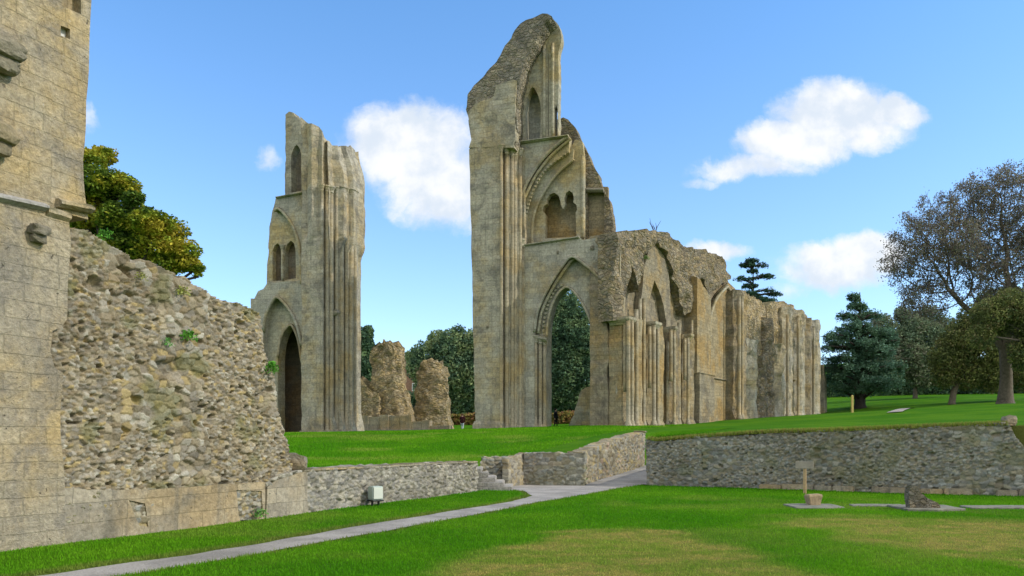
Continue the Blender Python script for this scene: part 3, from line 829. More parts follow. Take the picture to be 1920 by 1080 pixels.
# string course in two runs, the left one capped with pale lichen
def ledge(name, pts, c0, out, hgt, mat, F_, parent, seg=8):
    """moulded ledge following a traced line"""
    pp = [F_.hit(p[0], p[1], c0) for p in pts]
    mb = MB(); rings = []
    for (x, z) in [(pp[0][0] + (pp[-1][0] - pp[0][0]) * i / seg, pp[0][1] + (pp[-1][1] - pp[0][1]) * i / seg) for i in range(seg + 1)]:
        j = random.uniform(-.012, .012)
        rings.append([(x, c0 + .12, z + .02), (x, c0 - out * .25, z + .02), (x, c0 - out + j, z - hgt * .30), (x, c0 - out + j, z - hgt * .62), (x, c0 - out * .3, z - hgt), (x, c0 + .12, z - hgt)])
    mb.ring_loft(rings)
    return mb.build(name, mat, parent)
ledge('string_course', [(-120, 338), (82, 384)], .02, .13, .11, M['lichen_ledge'], FW, tw)
ledge('string_course', [(84, 388), (127, 401)], .02, .10, .14, M['tower'], FW, tw)
o_ = ledge('offset_course', [(107, 374), (170, 387)], .03, .12, .12, M['tower'], FW, tw)
def lump(mbp, cx_, cy_, cz_, rx, ry, rz_, seed, sub=3, nz=.25, sharp=.0):
    """rough hewn stone"""
    bm = bmesh.new(); bmesh.ops.create_icosphere(bm, subdivisions=sub, radius=1)
    for v in bm.verts:
        c = v.co
        k = max(abs(c.x), abs(c.y), abs(c.z)) if sharp else 1
        s = 1 / (k ** sharp) if sharp else 1
        q = 1 + nz * float(fbm(c.x * 1.5, c.y * 1.5, c.z * 1.5 + seed * 3.3, 3, seed))
        v.co = Vector((cx_ + c.x * rx * s * q, cy_ + c.y * ry * s * q, cz_ + c.z * rz_ * s * q))
    b = len(mbp.v); bm.verts.index_update()
    mbp.v += [tuple(v.co) for v in bm.verts]; mbp.f += [[b + v.index for v in f.verts] for f in bm.faces]
    bm.free()
def corbel(px, py, w_, h_, out, seed):
    x, z = FW.hit(px, py, 0)
    mb = MB()
    lump(mb, x, -out * .42, z + h_ * .2, w_ * .5, out * .62, h_ * .28, seed, 3, .3, .6)
    lump(mb, x + w_ * .02, -out * .25, z - h_ * .2, w_ * .40, out * .45, h_ * .26, seed + 3, 3, .3, .6)
    mb.build('corbel', M['corbel'], tw)
corbel(-4, 106, .60, .50, .26, 4); corbel(-14, 262, .52, .48, .26, 9); corbel(66, 440, .30, .30, .20, 14)

rw = thing('rubble_wall', 'high ruined rubble-stone wall sloping down beside the tower, with plant tufts on it', 'ruined wall', (FW.o[0], FW.o[1], 0), FW.a)
ro = [xr(84, 990), xr(84, 600), xr(115, 520), xr(120, 420), xr(135, 418), xr(165, 428), xr(195, 447), xr(235, 462), xr(275, 483), xr(315, 499), xr(352, 514), xr(385, 534), xr(415, 556), xr(455, 566), xr(490, 582), xr(497, 610),
      xr(502, 650), xr(512, 690), xr(522, 720), xr(527, 770), xr(535, 800), xr(545, 835), xr(552, 860), xr(556, 890), xr(520, 905), xr(508, 925), xr(420, 955)]
ro[0] = (ro[0][0], .3); ro[-1] = (ro[-1][0], .3)
hol = [xr(183, 532) + (.16, .16, .16), xr(458, 606) + (.2, .1, .14), xr(330, 690) + (.5, .25, .08), xr(390, 780) + (.4, .3, .08), xr(250, 560) + (.3, .2, .07)]
rubble('rubble_face', FW, ro, .10, 1.7, M['rubble'], rw, res=.019, sx=.125, sz=.078, depth=.052, pal=PAL_WALL, void=.045, seed=31, rough=.07, hollows=hol, slope=.004, moss=.5, big=.8, mortar=(.235, .20, .135))
# ashlar footing under the rubble, patched and stained
fo = [(xr(117, 900)[0], -.3), xr(117, 914), xr(220, 921), xr(300, 917), xr(383, 911), xr(430, 906), xr(498, 906)]
fo.append((fo[-1][0], -.3))
hb = [xr(248, 944), xr(276, 945), xr(278, 968), xr(282, 990), xr(262, 992), xr(254, 968)]
hc = [xr(444, 918), xr(492, 914), xr(494, 968), xr(488, 972), xr(450, 978)]
plate('footing', FW, fo, .015, .6, M['plinth'], rw, holes=[hb, hc], rough=.03, step=.16, seed=33, hrough=.07)
hbo = [xr(238, 935), xr(290, 935), xr(290, 1000), xr(238, 1000)]
rubble('patching', FW, [xr(236, 930), xr(300, 930), xr(300, 994), xr(236, 996)], .075, .3, M['rubble'], rw, res=.02, sx=.2, sz=.13, depth=.05, pal=PAL_WARM, seed=35)
rubble('patching', FW, [xr(436, 908), xr(500, 905), xr(500, 974), xr(436, 980)], .065, .3, M['rubble'], rw, res=.02, sx=.15, sz=.1, depth=.05, pal=PAL_WARM, seed=36)

lw = thing('low_wall', 'long low stone wall running from the rubble wall to the broken steps', 'wall', (FW.o[0], FW.o[1], 0), FW.a)
za_, zb_ = xr(508, 898), xr(562, 881)
lo_ = [(xr(499, 930)[0], -.25), xr(499, 905), xr(510, 896), xr(540, 884), xr(562, 881), xr(600, 878), xr(700, 874), xr(800, 870), xr(896, 867)]
lo_.append((lo_[-1][0], -.25))
rubble('wall_face', FW, lo_, .02, .62, M['rubble'], lw, res=.022, sx=.19, sz=.11, depth=.05, pal=[(.27, .25, .21), (.23, .215, .185), (.30, .28, .23), (.19, .18, .155), (.33, .30, .235), (.25, .23, .175)], seed=41, rough=.02, coursed=1.0, moss=.12, big=.3, mortar=(.30, .28, .23))
as_ = [(xr(498, 930)[0], -.25), xr(498, 912), xr(512, 900), xr(560, 886), xr(574, 885)]
as_.append((as_[-1][0], -.25))
plate('ashlar_end', FW, as_, -.03, .3, M['plinth'], lw, rough=.04, step=.15, seed=43)
mb = MB()
for i in range(26):
    u0 = xr(566, 880)[0] + i * (xr(895, 867)[0] - xr(566, 880)[0]) / 26; wdt = (xr(895, 867)[0] - xr(566, 880)[0]) / 26
    j = random.uniform(-.015, .015)
    mb.box(u0 + .004, u0 + wdt - .004, -.02 + j, .66, .985 + j, 1.045 + j)
mb.build('coping', M['plinth'], lw, bevel=.015)
bo = MB(); p = FW.world(*(xr(569, 868)[0], .25))
lump(bo, 0, 0, .16, .3, .26, .2, 5, 3, .35, .4)
b_ = bo.build('boulder', M['stone']); b_.location = (p[0], p[1], 1.03)
tag(b_, 'rounded reddish boulder resting on the low wall at the foot of the rubble wall', 'boulder')

# ------------------------------------------------------------------ steps and the short walls by the path
st = thing('stone_steps', 'broken stone steps climbing left between the low wall and a short pillar', 'steps', (-1.2, 27.0, 0), 0)
def P3(px, py, Yv): v = at(px, py, Yv); return v
mb_l = []
for i, (xa_, xb_, ya_, yb_, zt) in enumerate([(-1.28, .02, 27.05, 29.3, .15), (-1.30, -.30, 27.2, 29.5, .30), (-1.42, -.58, 27.4, 29.7, .45), (-1.5, -.86, 27.5, 29.8, .60), (-1.6, -1.08, 27.6, 29.9, .76)]):
    mb = MB(); k = 6; pts = []
    for j in range(k + 1):
        t = j / k
        pts.append((xb_ + 1.2 + random.uniform(-.05, .04), ya_ - 27 + (yb_ - ya_) * t))
    ring = [(xa_ + 1.2, yb_ - 27), (xa_ + 1.2, ya_ - 27), ((xa_ + xb_) / 2 + 1.2, ya_ - 27 + random.uniform(-.05, .05))] + pts
    mb.ring_loft([[(x, y, -.1 if i == 0 else zt - .158) for x, y in ring], [(x + random.uniform(-.01, .01), y, zt + random.uniform(-.02, .015)) for x, y in ring]])
    mb.build('step', M['lichen_ledge'], st, bevel=.018, seg=2)
FBK = Frame(-1.75, 30.1, math.atan2(.35, 1.7))
bw = thing('short_wall', 'small dark retaining wall behind the broken stone steps', 'wall', (FBK.o[0], FBK.o[1], 0), FBK.a)
oo = [(-.5, .1), FBK.hit(893, 858), FBK.hit(925, 857), FBK.hit(957, 856)]
oo = [(oo[1][0], -.1)] + oo[1:] + [(oo[-1][0], -.1)]
rubble('wall_face', FBK, oo, 0, .5, M['rubble'], bw, res=.03, sx=.2, sz=.12, depth=.04, pal=PAL_GREY, seed=51, coursed=1.0)
FPI = Frame(-.14, 29.75, math.atan2(.92, .42))
pi_ = thing('wall_pillar', 'pale squared stone wall end standing between the steps and the grey wall', 'pillar', (FPI.o[0], FPI.o[1], 0), FPI.a)
o1 = FPI.hit(953, 857); o2 = FPI.hit(980, 846)
rubble('pillar_face', FPI, [(-.05, -.1), (-.05, 1.08), (.7, 1.14), (1.5, 1.27), (1.5, -.1)], 0, .24, M['rubble'], pi_, res=.025, sx=.26, sz=.16, depth=.03, pal=PAL_MIX[:7], seed=53, coursed=1.0, moss=.1)

sg = thing('retaining_wall', 'short shaded grey stone wall facing the path, left of the passage', 'wall', (FSG.o[0], FSG.o[1], 0), FSG.a)
oo = [(0.0, -.1), (0.0, 1.27), (.6, 1.30), (1.2, 1.27), (1.9, 1.26), (2.42, 1.25), (2.42, -.1)]
rubble('wall_face', FSG, oo, 0, .55, M['rubble'], sg, res=.03, sx=.17, sz=.1, depth=.04, pal=PAL_GREY, seed=55, coursed=.6, rough=.03)
pw = thing('passage_wall', 'sunlit tan stone wall rising beside the sloping path, with an uneven top', 'wall', (FPW.o[0], FPW.o[1], 0), FPW.a)
L_ = 9.3
tops = [(1086, 847), (1100, 842), (1112, 838), (1125, 832), (1140, 828), (1150, 823), (1165, 820), (1180, 815), (1200, 812), (1215, 811)]
oo = [(0, -.1)] + [FPW.hit(*p) for p in tops]
oo[1] = (0.02, oo[1][1])
oo += [(L_, oo[-1][1] + .1), (L_, .3)]
rubble('wall_face', FPW, oo, 0, .55, M['rubble'], pw, res=.035, sx=.18, sz=.11, depth=.05, pal=PAL_WARM + [(.36, .27, .2)], seed=57, rough=.05, coursed=.4, moss=.1)

rt = thing('retaining_wall', 'long grey lichened rubble retaining wall across the right, with grass growing over its top', 'wall', (FRW.o[0], FRW.o[1], 0), FRW.a)
tops = [(1211, 822), (1230, 826), (1300, 820), (1400, 813), (1500, 807), (1600, 804), (1700, 800), (1800, 797), (1850, 793), (1884, 789), (1896, 800), (1908, 822), (1925, 842), (1950, 870), (1990, 900)]
tp = [FRW.hit(*p) for p in tops]
oo = [(tp[0][0], -.3)] + tp + [(tp[-1][0], -.3)]
rubble('wall_face', FRW, oo, 0, .65, M['rubble'], rt, res=.027, sx=.12, sz=.078, depth=.040, pal=PAL_GREY, void=.03, seed=61, rough=.05, coursed=.3, moss=.36, big=.6, mortar=(.19, .18, .145),
       hollows=[FRW.hit(1745, 852) + (.15, .1, .1), FRW.hit(1573, 905) + (.12, .2, .08)])
p0 = FRW.hit(1425, 918)[0]; p1 = FRW.hit(1980, 918)[0]
mb = MB(); x = p0
while x < p1:
    w_ = random.uniform(.5, 1.1); j = random.uniform(-.03, .03)
    if random.random() > .12: mb.box(x + .01, x + w_ - .012, -.22 + j, .06, -.2, .20 + j * .6 + .02 * random.random())
    x += w_
mb.build('footing', M['plinth'], rt, bevel=.03, seg=2)
fb = FRW.hit(1900, 800)[0]
# overhanging turf on the wall top
n = 26000
u = rng.uniform(FRW.hit(1214, 822)[0], FRW.hit(1890, 797)[0], n); v = rng.uniform(-.05, .8, n) ** 1.0
WX, WY = FRW.world(u, v)
zt_ = np.interp(u, [q[0] for q in tp], [q[1] for q in tp])
Zt = np.where(v < .35, np.minimum(zt_ - .02 + .05 * v, gz(WX, WY) + .05), gz(WX, WY))
cg = np.zeros((n, 3)); cg[:, 0] = rng.uniform(.2, .9, n) * (v < .35); cg[:, 1] = rng.uniform(0, 1, n) * (v < .3)
blades('turf_fringe', WX, WY, Zt, .05 + .12 * rng.random(n) * (v < .4), .035, cg, 'ragged yellowing turf hanging over the top of the long retaining wall')
mbk = MB(); lump(mbk, 0, 0, .1, .22, .2, .17, 8, 3, .3, .4)
xk, _ = FRW.hit(1893, 790); kx, ky = FRW.world(xk, .35)
k_ = mbk.build('loose_stone', M['stone']); k_.location = (kx, ky, FRW.hit(1893, 795, .35)[1])
tag(k_, 'small pale stone lying on the broken right end of the retaining wall', 'stone')
# ------------------------------------------------------------------ the crossing piers
def shaft(parent, x, y, z0, z1, r, mat=None, base=True, cap=True, ring=None):
    mb = MB()
    prof = []
    if base: prof += [(z0, r * 1.75), (z0 + .28, r * 1.7), (z0 + .34, r * 1.35), (z0 + .46, r * 1.4), (z0 + .54, r)]
    else: prof += [(z0, r)]
    k = 7
    prof += [(prof[-1][0] + (z1 - prof[-1][0]) * (i + 1) / k, r * random.uniform(.95, 1.05)) for i in range(k)]
    mb.lathe(x, y, prof, 10)
    s = mb.build('shaft', mat or M['shaft'], parent, True)
    if cap:
        mc = MB(); mc.lathe(x, y, [(z1 - .02, r), (z1 + .05, r * 1.25), (z1 + .12, r * 1.1), (z1 + .38, r * 1.75), (z1 + .42, r * 2.0), (z1 + .52, r * 2.0), (z1 + .54, r * .8)], 10)
        mc.build('capital', M['pier'], parent, False)
    return s
def tube_px(name, F_, pts, c, r, mat, parent, ext=()):
    path = [F_.hit(p[0], p[1], c) for p in pts] if not ext else list(pts)
    a = [(x, c, z) for x, z in path]
    mb = MB(); mb.tube(a, r, 8); return mb.build(name, mat, parent, True)
def spline(pts, k=4):
    out = []
    P = [pts[0]] + list(pts) + [pts[-1]]
    for i in range(1, len(P) - 2):
        for j in range(k):
            t = j / k
            out.append(tuple(.5 * ((2 * P[i][d]) + (-P[i - 1][d] + P[i + 1][d]) * t + (2 * P[i - 1][d] - 5 * P[i][d] + 4 * P[i + 1][d] - P[i + 2][d]) * t * t + (-P[i - 1][d] + 3 * P[i][d] - 3 * P[i + 1][d] + P[i + 2][d]) * t ** 3) for d in (0, 1)))
    return out + [tuple(pts[-1][:2])]

# ---- right pier with its transept wall
RP = thing('ruined_pier', 'tallest ruined stone pier with a pointed archway and broken gable, in the centre', 'ruin', (FR.o[0], FR.o[1], 0), FR.a)
plan = [(0, 0), (2.05, 0), (2.05, .5), (2.5, .5), (2.5, 1.0), (2.95, 1.0), (2.95, 1.5), (3.3, 1.5), (3.3, 4.2), (0, 4.2)]
zcap = FR.hit(940, 272, 0)[1]
def lean(x, y, z, t):
    k = np.clip((z - 2.4) / (zcap - 2.4), 0, 1)
    return x - .42 * k * np.clip(1 - x / 2.0, 0, 1) + .05 * (1 - k), y
prism('pier_core', plan, 2.2, lambda x, y: zcap, M['pier'], RP, .3, .4, .02, 5, lean, .02)
# broken haunch of the vault above
U1 = [(880, 276), (884, 262), (881, 240), (874, 205), (875, 180), (886, 164), (900, 147), (916, 129), (930, 116), (940, 103), (950, 86), (957, 70), (966, 57), (975, 44), (985, 36), (1005, 31), (1016, 26), (1026, 26), (1034, 31), (1022, 42), (1008, 66), (994, 95), (980, 132), (972, 165), (969, 200), (967, 262), (964, 276)]
plate('vault_haunch', FR, FR.poly(U1, .15), .15, 1.5, M['rubble_top'], RP, rough=.13, step=.22, seed=8, bulge=.12)
UF = [(880, 277), (884, 262), (881, 240), (876, 212), (890, 196), (925, 180), (930, 160), (962, 150), (969, 152), (966, 200), (964, 277)]
plate('upper_facing', FR, FR.poly(UF, .03), .03, .8, M['pier'], RP, rough=.08, step=.25, seed=9, bulge=.08)
CLE = [(950, 278), (960, 200), (968, 150), (985, 100), (1005, 62), (1020, 30), (1032, 30), (1044, 42), (1052, 58), (1053, 72), (1050, 85), (1047, 97), (1047, 150), (1047, 222), (1048, 264)]
lan = [(986, 266), (985, 210)] + spline([(985, 205), (988, 185), (993, 171), (999, 163), (1006, 172), (1012, 188), (1014, 205)], 2) + [(1013, 262)]
slit = [(1040, 258), (1040, 205), (1043, 196), (1045.5, 206), (1045.5, 258)]
plate('clerestory_wall', FR, FR.poly(CLE, 1.65), 1.65, .7, M['tymp'], RP, holes=[FR.poly(lan, 1.65), FR.poly(slit, 1.65)], rough=.05, step=.22, seed=10)
plate('passage_back', FR, FR.poly([(978, 275), (978, 160), (1022, 160), (1024, 268)], 2.9), 2.9, .8, M['wallgrey'], RP, rough=.01, seed=11)
plate('passage_roof', FR, [FR.hit(978, 168, 2.0), FR.hit(978, 160, 2.0), FR.hit(1022, 160, 2.0), FR.hit(1022, 168, 2.0)], 2.2, .8, M['dark_inner'], RP, rough=.0, seed=12)
for px, yb, yt, r_ in ((1020, 262, 85, .13), (1036, 259, 80, .12), (972, 268, 190, .14)):
    x, z0 = FR.hit(px, yb, 1.5); _, z1 = FR.hit(px, yt, 1.5)
    shaft(RP, x, 1.55, z0, z1, r_, M['tymp'], False, False)
x, z0 = FR.hit(941, 270, .3); shaft(RP, x + .1, .35, z0, FR.hit(941, 200, .3)[1], .16, M['pier'], False, True)
x, z0 = FR.hit(953, 270, .8); shaft(RP, x + .1, .85, z0, FR.hit(953, 190, .8)[1], .13, M['pier'], False, True)
mb = MB(); xq, zq = FR.hit(1028, 100, 1.6)
mb.box(xq - .05, xq + .05, 1.63, 1.7, FR.hit(1028, 260, 1.6)[1], zq); mb.build('jamb_slit_shade', M['corbel'], RP)  # raised dark strip painted in for the shadowed slit between the shafts
ledge('string_course', [(941, 270), (1066, 253)], 1.5, .26, .16, M['wallgrey'], FR, RP)
# triforium stage: spandrel, two arch orders, tympanum with a pair of trefoiled lights
hood = spline([(1064, 256), (1053, 264), (1027, 287), (1002, 318), (984, 351), (971, 384), (965, 420), (965, 462)], 4)
dog = spline([(1066, 285), (1058, 291), (1031, 311), (1013, 333), (1000, 360), (991, 387), (984, 418), (983, 452)], 4)
inn = spline([(1074, 300), (1071, 301), (1044, 324), (1018, 360), (1002, 396), (997, 429), (997, 460)], 4)
plate('spandrel', FR, FR.poly([(945, 464), (945, 272), (1064, 255)] + hood, 1.6), 1.6, .9, M['wallgrey'], RP, rough=.02, step=.3, seed=14)
plate('arch_order', FR, FR.poly([(958, 464), (958, 300), (1050, 255), (1068, 256)] + dog, 1.95), 1.95, .7, M['tymp'], RP, rough=.02, step=.3, seed=15)
plate('arch_order', FR, FR.poly([(970, 464), (970, 300), (1060, 265), (1076, 280)] + inn, 2.3), 2.3, .5, M['tymp'], RP, rough=.02, step=.3, seed=16)
tube_px('hood_mould', FR, hood, 1.55, .13, M['wallgrey'], RP)
hood2 = [(p[0] + 7, p[1] + 4) for p in hood[:-4]]
tube_px('arch_moulding', FR, hood2, 1.75, .11, M['tymp'], RP)
tube_px('arch_moulding', FR, [(p[0] + 1, p[1] + 1) for p in inn], 2.22, .10, M['tymp'], RP)
mb = MB()
dp = [FR.hit(p[0] - 1, p[1], 1.9) for p in spline(dog, 4)]
acc = 0; last = dp[0]
for p in dp[1:]:
    acc += math.hypot(p[0] - last[0], p[1] - last[1]); last = p
    if acc > .26:
        acc = 0; s = .075; mb.box(p[0] - s, p[0] + s, 1.80, 1.96, p[1] - s, p[1] + s)
mb.tube([(p[0], 1.95, p[1]) for p in dp[::4]], .05, 6); mb.build('dogtooth_ornament', M['tymp'], RP)
lights = [(1022, 447), (1023, 402), (1017, 395), (1020, 386), (1026, 382), (1025, 374), (1031, 364), (1039, 361), (1047, 366), (1050, 375), (1052, 386), (1056, 392), (1060, 384), (1058, 374), (1061, 362), (1067, 357), (1074, 362), (1076, 372), (1075, 379), (1081, 384), (1082, 393), (1079, 399), (1081, 444)]
plate('tympanum', FR, FR.poly([(968, 466), (985, 420), (1010, 350), (1045, 305), (1066, 285), (1078, 262), (1092, 266), (1096, 300), (1096, 460)], 2.6), 2.6, .55, M['tymp'], RP, holes=[FR.poly(lights, 2.6)], rough=.03, step=.3, seed=18)
q0 = FR.hit(1012, 372, 3.2); q1 = FR.hit(1094, 372, 3.2)
mb = MB(); mb.box(q0[0], q1[0], 3.16, 3.74, q0[1] + .05, q0[1] + .5); mb.box(q1[0] - .1, q1[0] + .2, 3.16, 3.74, q0[1] - 3.6, q0[1] + .04); mb.build('shade_soffit', M['dark_inner'], RP)  # roof and side slab added to darken the heads of the twin lights
plate('light_back', FR, FR.poly([(1005, 456), (1005, 350), (1096, 345), (1096, 456)], 3.75), 3.75, .3, M['ochre'], RP, rough=.01, seed=19)
MAS = [(1036, 262), (1041, 240), (1045, 224), (1058, 220), (1066, 224), (1074, 236), (1088, 260), (1098, 280), (1108, 302), (1118, 322), (1127, 344), (1134, 362), (1143, 376), (1146, 392), (1148, 415), (1149, 462), (1090, 462), (1086, 330), (1070, 280)]
niche = [(1101, 446), (1101, 362), (1108, 356), (1127, 356), (1133, 362), (1133, 444)]
plate('broken_gable', FR, FR.poly(MAS, 3.0), 3.0, 1.1, M['rubble_far'], RP, holes=[FR.poly(niche, 3.0)], rough=.10, step=.22, seed=24, bulge=.10)
plate('niche_back', FR, FR.poly([(1097, 450), (1097, 350), (1140, 350), (1140, 450)], 3.55), 3.55, .4, M['ochre'], RP, rough=.01, seed=25)
ledge('niche_lintel', [(1096, 353), (1132, 353)], 2.95, .22, .3, M['corbel'], FR, RP, 3)
x, z0 = FR.hit(1093, 446, 2.5); shaft(RP, x, 2.5, z0, FR.hit(1093, 292, 2.5)[1], .15, M['tymp'], False, False)
ledge('string_course', [(984, 458), (1086, 443)], 1.52, .14, .12, M['wallgrey'], FR, RP)
# lower stage: wall with the archway
hood_l = spline([(1002, 622), (1008, 583), (1027, 541), (1051, 503), (1071, 481), (1093, 493), (1121, 518), (1140, 546), (1151, 578)], 4)
inner_l = spline([(1025, 632), (1027, 603), (1035, 572), (1047, 549), (1061, 538), (1074, 545), (1089, 564), (1101, 587), (1112, 614)], 4)
zb = FR.hit(1060, 812, 1.6)[1]
def down(F_, poly, c, z): a = F_.poly(poly, c); return [(a[0][0], z)] + a + [(a[-1][0], z)]
low_out = FR.poly([(955, 462), (985, 459), (1086, 444), (1092, 450), (1120, 446), (1148, 436), (1162, 440), (1163, 470), (1163, 560), (1162, 700), (1162, 812), (955, 816)], 1.6)
hole_l = down(FR, hood_l, 1.6, zb + .01)
lowp = [p for p in low_out]
lowp[-2] = (lowp[-2][0], zb); lowp[-1] = (lowp[-1][0], zb)
# the archway is open to the ground: cut it out of the outline itself
bl = [lowp[-1], (hole_l[0][0], zb)] + hole_l[1:-1] + [(hole_l[-1][0], zb), lowp[-2]]
outl = lowp[:-2] + bl[::-1]
plate('arcade_wall', FR, outl, 1.6, .7, M['wallgrey'], RP, rough=.02, step=.35, seed=26)
hi = down(FR, inner_l, 2.2, zb)
lp = FR.poly([(968, 470), (1165, 470)], 2.2); xl, xrr = lp[0][0], lp[1][0]
plate('inner_order', FR, [(xl, lp[0][1]), (xl, zb)] + hi + [(xrr, zb), (xrr, lp[1][1])], 2.2, 1.3, M['wallgrey'], RP, rough=.015, step=.35, seed=27)
tube_px('hood_mould', FR, hood_l, 1.56, .12, M['wallgrey'], RP)
half = [(p[0] + 7, p[1] + 3) for p in hood_l[:len(hood_l) // 2 + 3]]
tube_px('arch_moulding', FR, half, 1.9, .13, M['tymp'], RP)
tube_px('arch_moulding', FR, [(p[0], p[1]) for p in inner_l], 2.16, .10, M['tymp'], RP)
mb = MB()
dp = [FR.hit(p[0] - 6, p[1] - 3, 2.15) for p in spline(inner_l[:len(inner_l) // 2 + 2], 4)]
acc = 0; last = dp[0]
for p in dp[1:]:
    acc += math.hypot(p[0] - last[0], p[1] - last[1]); last = p
    if acc > .27: acc = 0; s = .08; mb.box(p[0] - s, p[0] + s, 2.02, 2.25, p[1] - s, p[1] + s)
mb.tube([(p[0], 2.22, p[1]) for p in dp[::4]], .06, 6); mb.build('dogtooth_ornament', M['tymp'], RP)
ledge('impost', [(1000, 627), (1026, 632)], 1.95, .25, .35, M['wallgrey'], FR, RP, 3)
for px, c, yt, r_ in ((1004, 1.85, 630, .15), (1013, 2.0, 632, .14), (1021, 2.15, 634, .13)):
    x, z1 = FR.hit(px, yt, c); shaft(RP, x, c, zb + .2, z1 - .5, r_, M['shaft'], True, True)
x, z1 = FR.hit(1157, 580, 1.5); shaft(RP, x, 1.55, zb + .1, z1, .14, M['wallgrey'], True, False)
# pier shafts
for x, y, r_, zt in ((2.05, -.02, .12, zcap - .5), (2.3, .42, .16, zcap - .55), (2.62, .72, .14, zcap - .6), (2.75, .98, .16, zcap - .55), (3.05, 1.25, .15, zcap - .5), (3.12, 1.5, .13, FR.hit(980, 462, 1.5)[1])):
    shaft(RP, x, y, 2.4, zt, r_, M['shaft'], True, True)
mb = MB(); mb.ring_loft([[(-.12, -.14, 2.2), (2.2, -.14, 2.2), (2.2, 4, 2.2), (-.12, 4, 2.2)], [(-.12, -.14, 2.95), (2.2, -.14, 2.95), (2.2, 4, 2.95), (-.12, 4, 2.95)], [(-.02, -.02, 3.2), (2.07, -.02, 3.2), (2.07, 4, 3.2), (-.02, 4, 3.2)]])
mb.build('plinth', M['pier'], RP)
# weathered putlog sockets and stubs
for px, py, c, w_ in ((1110, 465, 1.6, 9), (914, 613, 0, 5), (1046, 473, 1.6, 4), (1134, 617, 1.6, 4)):
    x, z = FR.hit(px, py, c); s = w_ / FPX * 58 / 2
    mb = MB(); lump(mb, x, c + .0, z, s, .09, s * (1.0 if w_ != 4 else 1.8), int(px), 2, .3, .6); mb.build('stone_stub', M['corbel'], RP)

# ---- left pier
LP = thing('ruined_pier', 'left ruined stone pier with clustered shafts and a dark doorway arch, behind the rubble wall', 'ruin', (FL.o[0], FL.o[1], 0), FL.a)
plan = [(0, 0), (1.75, 0), (1.75, .7), (2.15, .7), (2.15, 1.4), (2.55, 1.4), (2.55, 2.1), (2.95, 2.1), (2.95, 3.6), (2.55, 3.6), (2.55, 4.8), (0, 4.8)]
zl0, zl1, zl2 = FL.hit(566, 226, 0)[1], FL.hit(606, 250, 0)[1], FL.hit(668, 284, 3)[1]
def ltop(x, y):
    t = (x + .55 * y)
    return float(np.interp(t, [0, .5, 1.75, 2.9, 4.6], [zl0, zl0 - .2, zl1, zl1 - .5, zl2 + .5]))
def lshape(x, y, z, t):
    k = np.clip((z - 2.2) / 20, 0, 1)
    return x + .35 * sstep(.72, .78, k) * (x > 2.3) * sstep(1.0, .86, t) + .35 * sstep(.12, 0, k) * (x > 2) - .22 * (x - 1.4) * sstep(.90, 1.0, t) * (x > 1.4), y + .25 * sstep(.74, .8, k) * np.sin(x * 5)
prism('pier_core', plan, 2.1, ltop, M['pier'], LP, .3, .4, .035, 15, lshape, .45)
zc = FL.hit(620, 352, 1)[1]; zc2 = FL.hit(660, 352, 2)[1]
for x, y, r_, zt in ((1.78, .1, .11, zc), (1.95, .55, .15, zc), (2.15, .85, .17, zc), (2.35, 1.3, .15, zc + .1), (2.6, 1.65, .2, zc2), (2.8, 2.05, .16, zc2), (3.02, 2.4, .2, zc2), (3.05, 2.9, .17, zc2)):
    shaft(LP, x, y, 2.2, zt - .5, r_, M['shaft'] if x > 1.9 else M['pier'], True, True)
mb = MB(); xg, zg = FL.hit(632, 588, 1.6); lump(mb, xg, 1.25, zg, .4, .35, .28, 3, 3, .4, .5); mb.build('stone_stub', M['stone'], LP)
mb = MB(); mb.ring_loft([[(-.1, -.12, 2.0), (1.95, -.12, 2.0), (3.3, 2.0, 2.0), (3.3, 4.2, 2.0), (-.1, 4.2, 2.0)], [(-.1, -.12, 2.6), (1.95, -.12, 2.6), (3.3, 2.0, 2.6), (3.3, 4.2, 2.6), (-.1, 4.2, 2.6)]])
mb.build('plinth', M['pier'], LP)
cl = [(534, 368), (535, 290), (535, 214), (541, 210), (549, 211), (556, 220), (563, 226), (572, 232), (580, 370)]
ll = [(546, 361), (546, 300)] + spline([(546, 292), (550, 279), (556, 271), (562, 280), (565, 292)], 2) + [(565, 358)]
plate('clerestory_wall', FL, FL.poly(cl, 1.0), 1.0, .8, M['pier'], LP, holes=[FL.poly(ll, 1.0)], rough=.07, step=.22, seed=28)
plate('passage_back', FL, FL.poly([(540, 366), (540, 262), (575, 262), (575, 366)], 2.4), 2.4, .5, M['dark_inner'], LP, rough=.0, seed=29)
ledge('string_course', [(519, 369), (568, 360)], .95, .22, .15, M['wallgrey'], FL, LP, 4)
lh = spline([(514, 396), (522, 391), (535, 403), (549, 424), (560, 456), (564, 500), (565, 532)], 4)
plate('spandrel', FL, FL.poly([(517, 371), (576, 361), (576, 534)] + lh[::-1], 1.0), 1.0, .7, M['wallgrey'], LP, rough=.02, step=.3, seed=30)
tube_px('hood_mould', FL, lh, .96, .13, M['tymp'], LP)
l1 = [(511, 527), (511, 470), (515, 460), (521, 456), (526, 462), (528, 472), (528, 526)]
l2 = [(534, 525), (534, 470), (538, 458), (545, 451), (551, 456), (554, 468), (555, 522)]
plate('tympanum', FL, FL.poly([(517, 372), (545, 380), (575, 440), (575, 534), (500, 534), (500, 500), (504, 470), (506, 425), (511, 395)], 1.5), 1.5, .5, M['tymp'], LP, holes=[FL.poly(l1, 1.5), FL.poly(l2, 1.5)], rough=.07, step=.25, seed=32)
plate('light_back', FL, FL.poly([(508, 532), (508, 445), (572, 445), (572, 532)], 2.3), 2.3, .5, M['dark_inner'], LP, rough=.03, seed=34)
x, z0 = FL.hit(531, 526, 1.5); shaft(LP, x, 1.42, z0, FL.hit(531, 472, 1.5)[1], .12, M['tymp'], False, True)
zbl = 2.0
